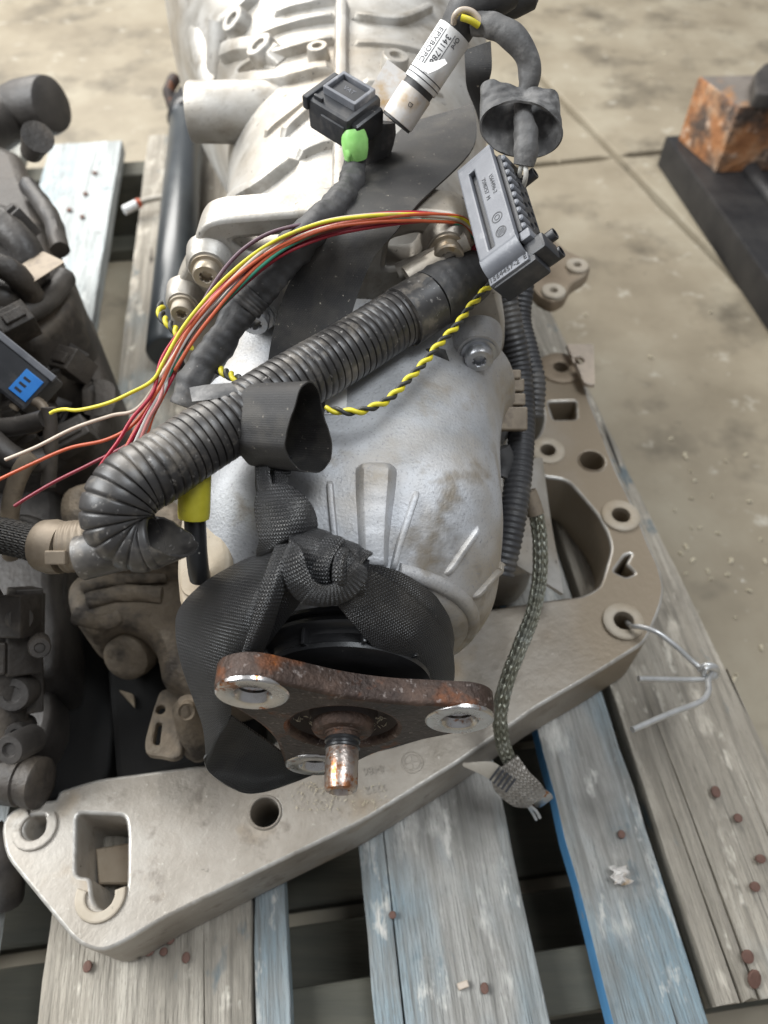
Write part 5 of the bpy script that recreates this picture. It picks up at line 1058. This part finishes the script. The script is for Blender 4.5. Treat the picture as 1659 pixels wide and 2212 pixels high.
# side with ribs and contact openings
cbox('side_wall', 'plastic', WW*.95, WW*1.10, LL*.06, LL*.92, -TK, -.0045, bev=.0008)
for k in range(10):
    mb = MB(); lathe(mb, [(.0016, -.0076), (.0019, -.0072), (.0019, -.0012), (.0012, -.0005)], BM @ Matrix.Translation((WW*1.10, LL*(.10+.085*k), -.0045)), 14, (True, True)); mb.build('grip_rib', M['plasticgrey'], bc)
sideM = axes(BM @ Vector((WW*1.16, 0, -.0128)), Yc, -Nc, Xc)
mb = MB(); hp = []
for k in range(6):
    for j in range(2): hp.append(circ(LL*(.20+.115*k+.05*j), .0024+.0048*j, .0017, 12))
plate(mb, rect(LL*.06, -.0012, LL*.90, .0095, .001), hp, .005, .0004, sideM, 2); mb.build('contact_plate', M['plastic'], bc)
for (yy, zz) in ((.13, .012), (.82, .0125), (1.0, .0135)):
    mb = MB(); lathe(mb, [(.0018, .0005), (.0020, .006), (.0029, .006), (.0031, .0055), (.0031, -.006)], sideM @ Matrix.Translation((LL*yy, zz, 0)), 20, (False, False)); lathe(mb, [(.0018, .0005), (.0001, .0004)], sideM @ Matrix.Translation((LL*yy, zz, 0)), 20, (False, False)); mb.build('locating_tube', M['plastic'], bc)
cbox('latch_arm', 'plasticgrey', WW*.98, WW*1.25, LL*.93, LL*1.02, -.012, -.004, bev=.001); cbox('latch_body', 'plastic', WW*.9, WW*1.45, LL*1.0, LL*1.15, -TK*1.1, -.007, bev=.0015)
# ------------------------------------------------------------------ braided earth strap with crimped lug
es = thing('braided_earth_strap', 'greenish braided earth strap hanging from the right flank to a crimped labelled lug', 'cable', Z(1120, 1680, .03))
BR = [(1146, 1075, .478), (1158, 1110, .480), (1166, 1170, .484), (1166, 1240, .484), (1152, 1320, .478), (1122, 1400, .472), (1092, 1480, .470), (1080, 1540, .474), (1084, 1595, .482), (1098, 1640, .492)]
mb = MB(); tube(mb, [tuple(D(*p)) for p in BR], .0049, 20, 10, step=.0010, wob=.10, rf=lambda s, L: 1+.035*math.sin(s*1500)); mb.build('braid', M['braid'], es)
mb = MB(); tube(mb, [tuple(D(*p)) for p in [(1140, 1062, .477), (1149, 1085, .478), (1157, 1112, .479)]], .0056, 18, 6); mb.build('upper_ferrule', M['clamp'], es)
mb = MB(); band(mb, [(D(1062, 1672, .490), D(1118, 1632, .484), .002), (D(1070, 1706, .494), D(1140, 1664, .486), .005), (D(1108, 1738, .500), D(1166, 1690, .492), .005), (D(1140, 1742, .504), D(1178, 1712, .498), .003)], .0020, 6, 9); mb.build('crimp_lug', M['lug'], es, label='pale crimped lug with printed bars')
mb = MB(); band(mb, [(D(1000, 1654, .494), D(1000, 1648, .494), 0), (D(1040, 1672, .492), D(1060, 1645, .490), .001), (D(1070, 1690, .490), D(1085, 1660, .487), .001)], .0012); mb.build('lug_tab', M['cable'], es)
mb = MB(); band(mb, [(D(1140, 1730, .502), D(1165, 1700, .496), .001), (D(1160, 1742, .506), D(1188, 1712, .500), .002), (D(1172, 1738, .508), D(1193, 1722, .506), 0)], .0018); mb.build('lug_end', M['steel'], es)
for q in ([(1136, 1735, .502), (1148, 1752, .508), (1158, 1770, .512)], [(1142, 1738, .503), (1158, 1752, .508), (1166, 1766, .511)]):
    mb = MB(); tube(mb, [tuple(D(*p)) for p in q], .0011, 8, 6); mb.build('frayed_strand', M['galv'], es)
mb = MB()
lgm = axes(D(1094, 1688, .4835), (RGT*.8-UPV*.6).normalized(), (RGT*.6+UPV*.8).normalized(), -FWD)
for k in range(5): box(mb, lgm, -.010+.0032*k, -.0085+.0032*k, -.006, .005, .0, .0004, .0001)
mb.build('lug_print', M['inkgrey'], es)
# ------------------------------------------------------------------ galvanised tie wire through the bracket hole
tw = thing('tie_wire', 'bright galvanised wire twisted through the lower right bracket hole, two loose ends', 'wire', Z(1500, 1450, .05))
for nme, q, r_ in (('loop', [(1352, 1340, .045), (1362, 1352, .068), (1385, 1354, .075), (1420, 1366, .078), (1460, 1396, .074), (1495, 1428, .068), (1522, 1450, .066)], .0019), ('twist', [(1510, 1448, .066), (1524, 1436, .072), (1545, 1440, .070), (1550, 1456, .062), (1535, 1466, .060), (1520, 1456, .068), (1528, 1442, .074), (1548, 1448, .066)], .0019),
        ('free_end', [(1545, 1452, .064), (1532, 1466, .066), (1480, 1468, .070), (1430, 1467, .075), (1379, 1466, .080)], .0020), ('free_end', [(1540, 1446, .066), (1530, 1470, .070), (1530, 1494, .074), (1512, 1516, .078), (1450, 1540, .086), (1366, 1576, .094)], .0021)):
    mb = MB(); tube(mb, [tuple(Z(*p)) for p in q], r_, 12, 10, step=.002); mb.build(nme, M['galv'], tw)
# ------------------------------------------------------------------ scraps
mb = MB()
for i in range(60):
    x = random.uniform(1180, 1700); y = random.uniform(60, 1500)
    if i % 3: x = random.uniform(1450, 1690); y = random.uniform(950, 1500)
    p = floor_pt(x, y)
    if p.dot(PV) < vcoord(1941)+.02 and p.dot(PU) < far_u: continue
    s = random.uniform(.002, .0045); Mx = Matrix.Translation(p+Vector((0, 0, .001))) @ Matrix.Rotation(random.uniform(0, 6), 4, 'Z') @ Matrix.Rotation(random.uniform(-.3, .3), 4, 'X')
    v = [Mx @ Vector(q) for q in [(-s, -s*.5, 0), (s, -s*.4, 0), (s*.7, s*.5, .0008), (-s*.8, s*.4, .0008), (0, 0, .0025)]]; mb.add(v, [(0, 1, 4), (1, 2, 4), (2, 3, 4), (3, 0, 4), (3, 2, 1, 0)])
mb.build('floor_debris', M['chip'], kind='stuff', label='pale wood chips and grit scattered on the concrete floor', cat='debris')
mb = MB(); cup = [(850, 1560), (830, 1590), (815, 1545), (660, 1590)]
for i in range(190):
    if i < 60: a_ = random.uniform(0, 6.28); r_ = random.uniform(.016, .025); p = Vector((AX+r_*math.cos(a_), .1345, AZ-abs(r_*math.sin(a_))*.9))
    else: p = Z(random.uniform(630, 840), random.uniform(1690, 1750), CZ+.0008)
    s = random.uniform(.0004, .0010); Mx = Matrix.Translation(p) @ Matrix.Rotation(random.uniform(0, 6), 4, 'Z') @ Matrix.Rotation(random.uniform(-1, 1), 4, 'X')
    mb.add([Mx @ Vector(q) for q in [(-s*1.6, -s*.3, 0), (s*1.6, 0, 0), (0, s*.5, .0002), (0, 0, s*.5)]], [(0, 1, 3), (1, 2, 3), (2, 0, 3), (2, 1, 0)])
mb.build('metal_shavings', M['chip'], kind='stuff', label='fine bright shavings and grit on the rusty flange and bracket', cat='debris')
mb = MB(); pts = [(0, 0)]
for k, (dx, dy, dz) in enumerate([(0, 0, .004), (.012, .004, .006), (.008, .012, .002)]): pass
Mx = Matrix.Translation(Z(1337, 1893, .003))
G = [[Mx @ Vector((-.0055+.011*i/7+.002*math.sin(j*1.7), -.0055+.011*j/7, .004+.0035*noise.noise(Vector((i*.6, j*.6, 2)))+.003*math.sin(i*1.1)*math.cos(j*.9))) for j in range(8)] for i in range(8)]
thick(mb, G, [[(0, 0)]*8]*8, .0006); mb.build('crumpled_paper', M['labelold'], label='small crumpled scrap of pale paper on the blue-grey pallet board', cat='paper')
mb = MB(); plate(mb, rnd([lz(*p, z=.053) for p in [(256, 1490), (290, 1500), (292, 1530)]], .002, 2), [], .003, .0006, Matrix.Translation((0, 0, .054)), 2); mb.build('wood_chip', M['woodend'], label='small tan wood chip on the black oil pan', cat='chip')
mb = MB(); box(mb, Matrix.Translation(Z(1000, 2128, .002)) @ Matrix.Rotation(.3, 4, 'Z'), -.0035, .0035, -.002, .002, -.002, .0022, .0006); mb.build('wood_chip', M['w_beige'], label='tiny pale chip on the middle pallet board', cat='chip')
# ------------------------------------------------------------------ tidy
for o in list(bpy.data.objects):
    if '_b' in o: del o['_b']
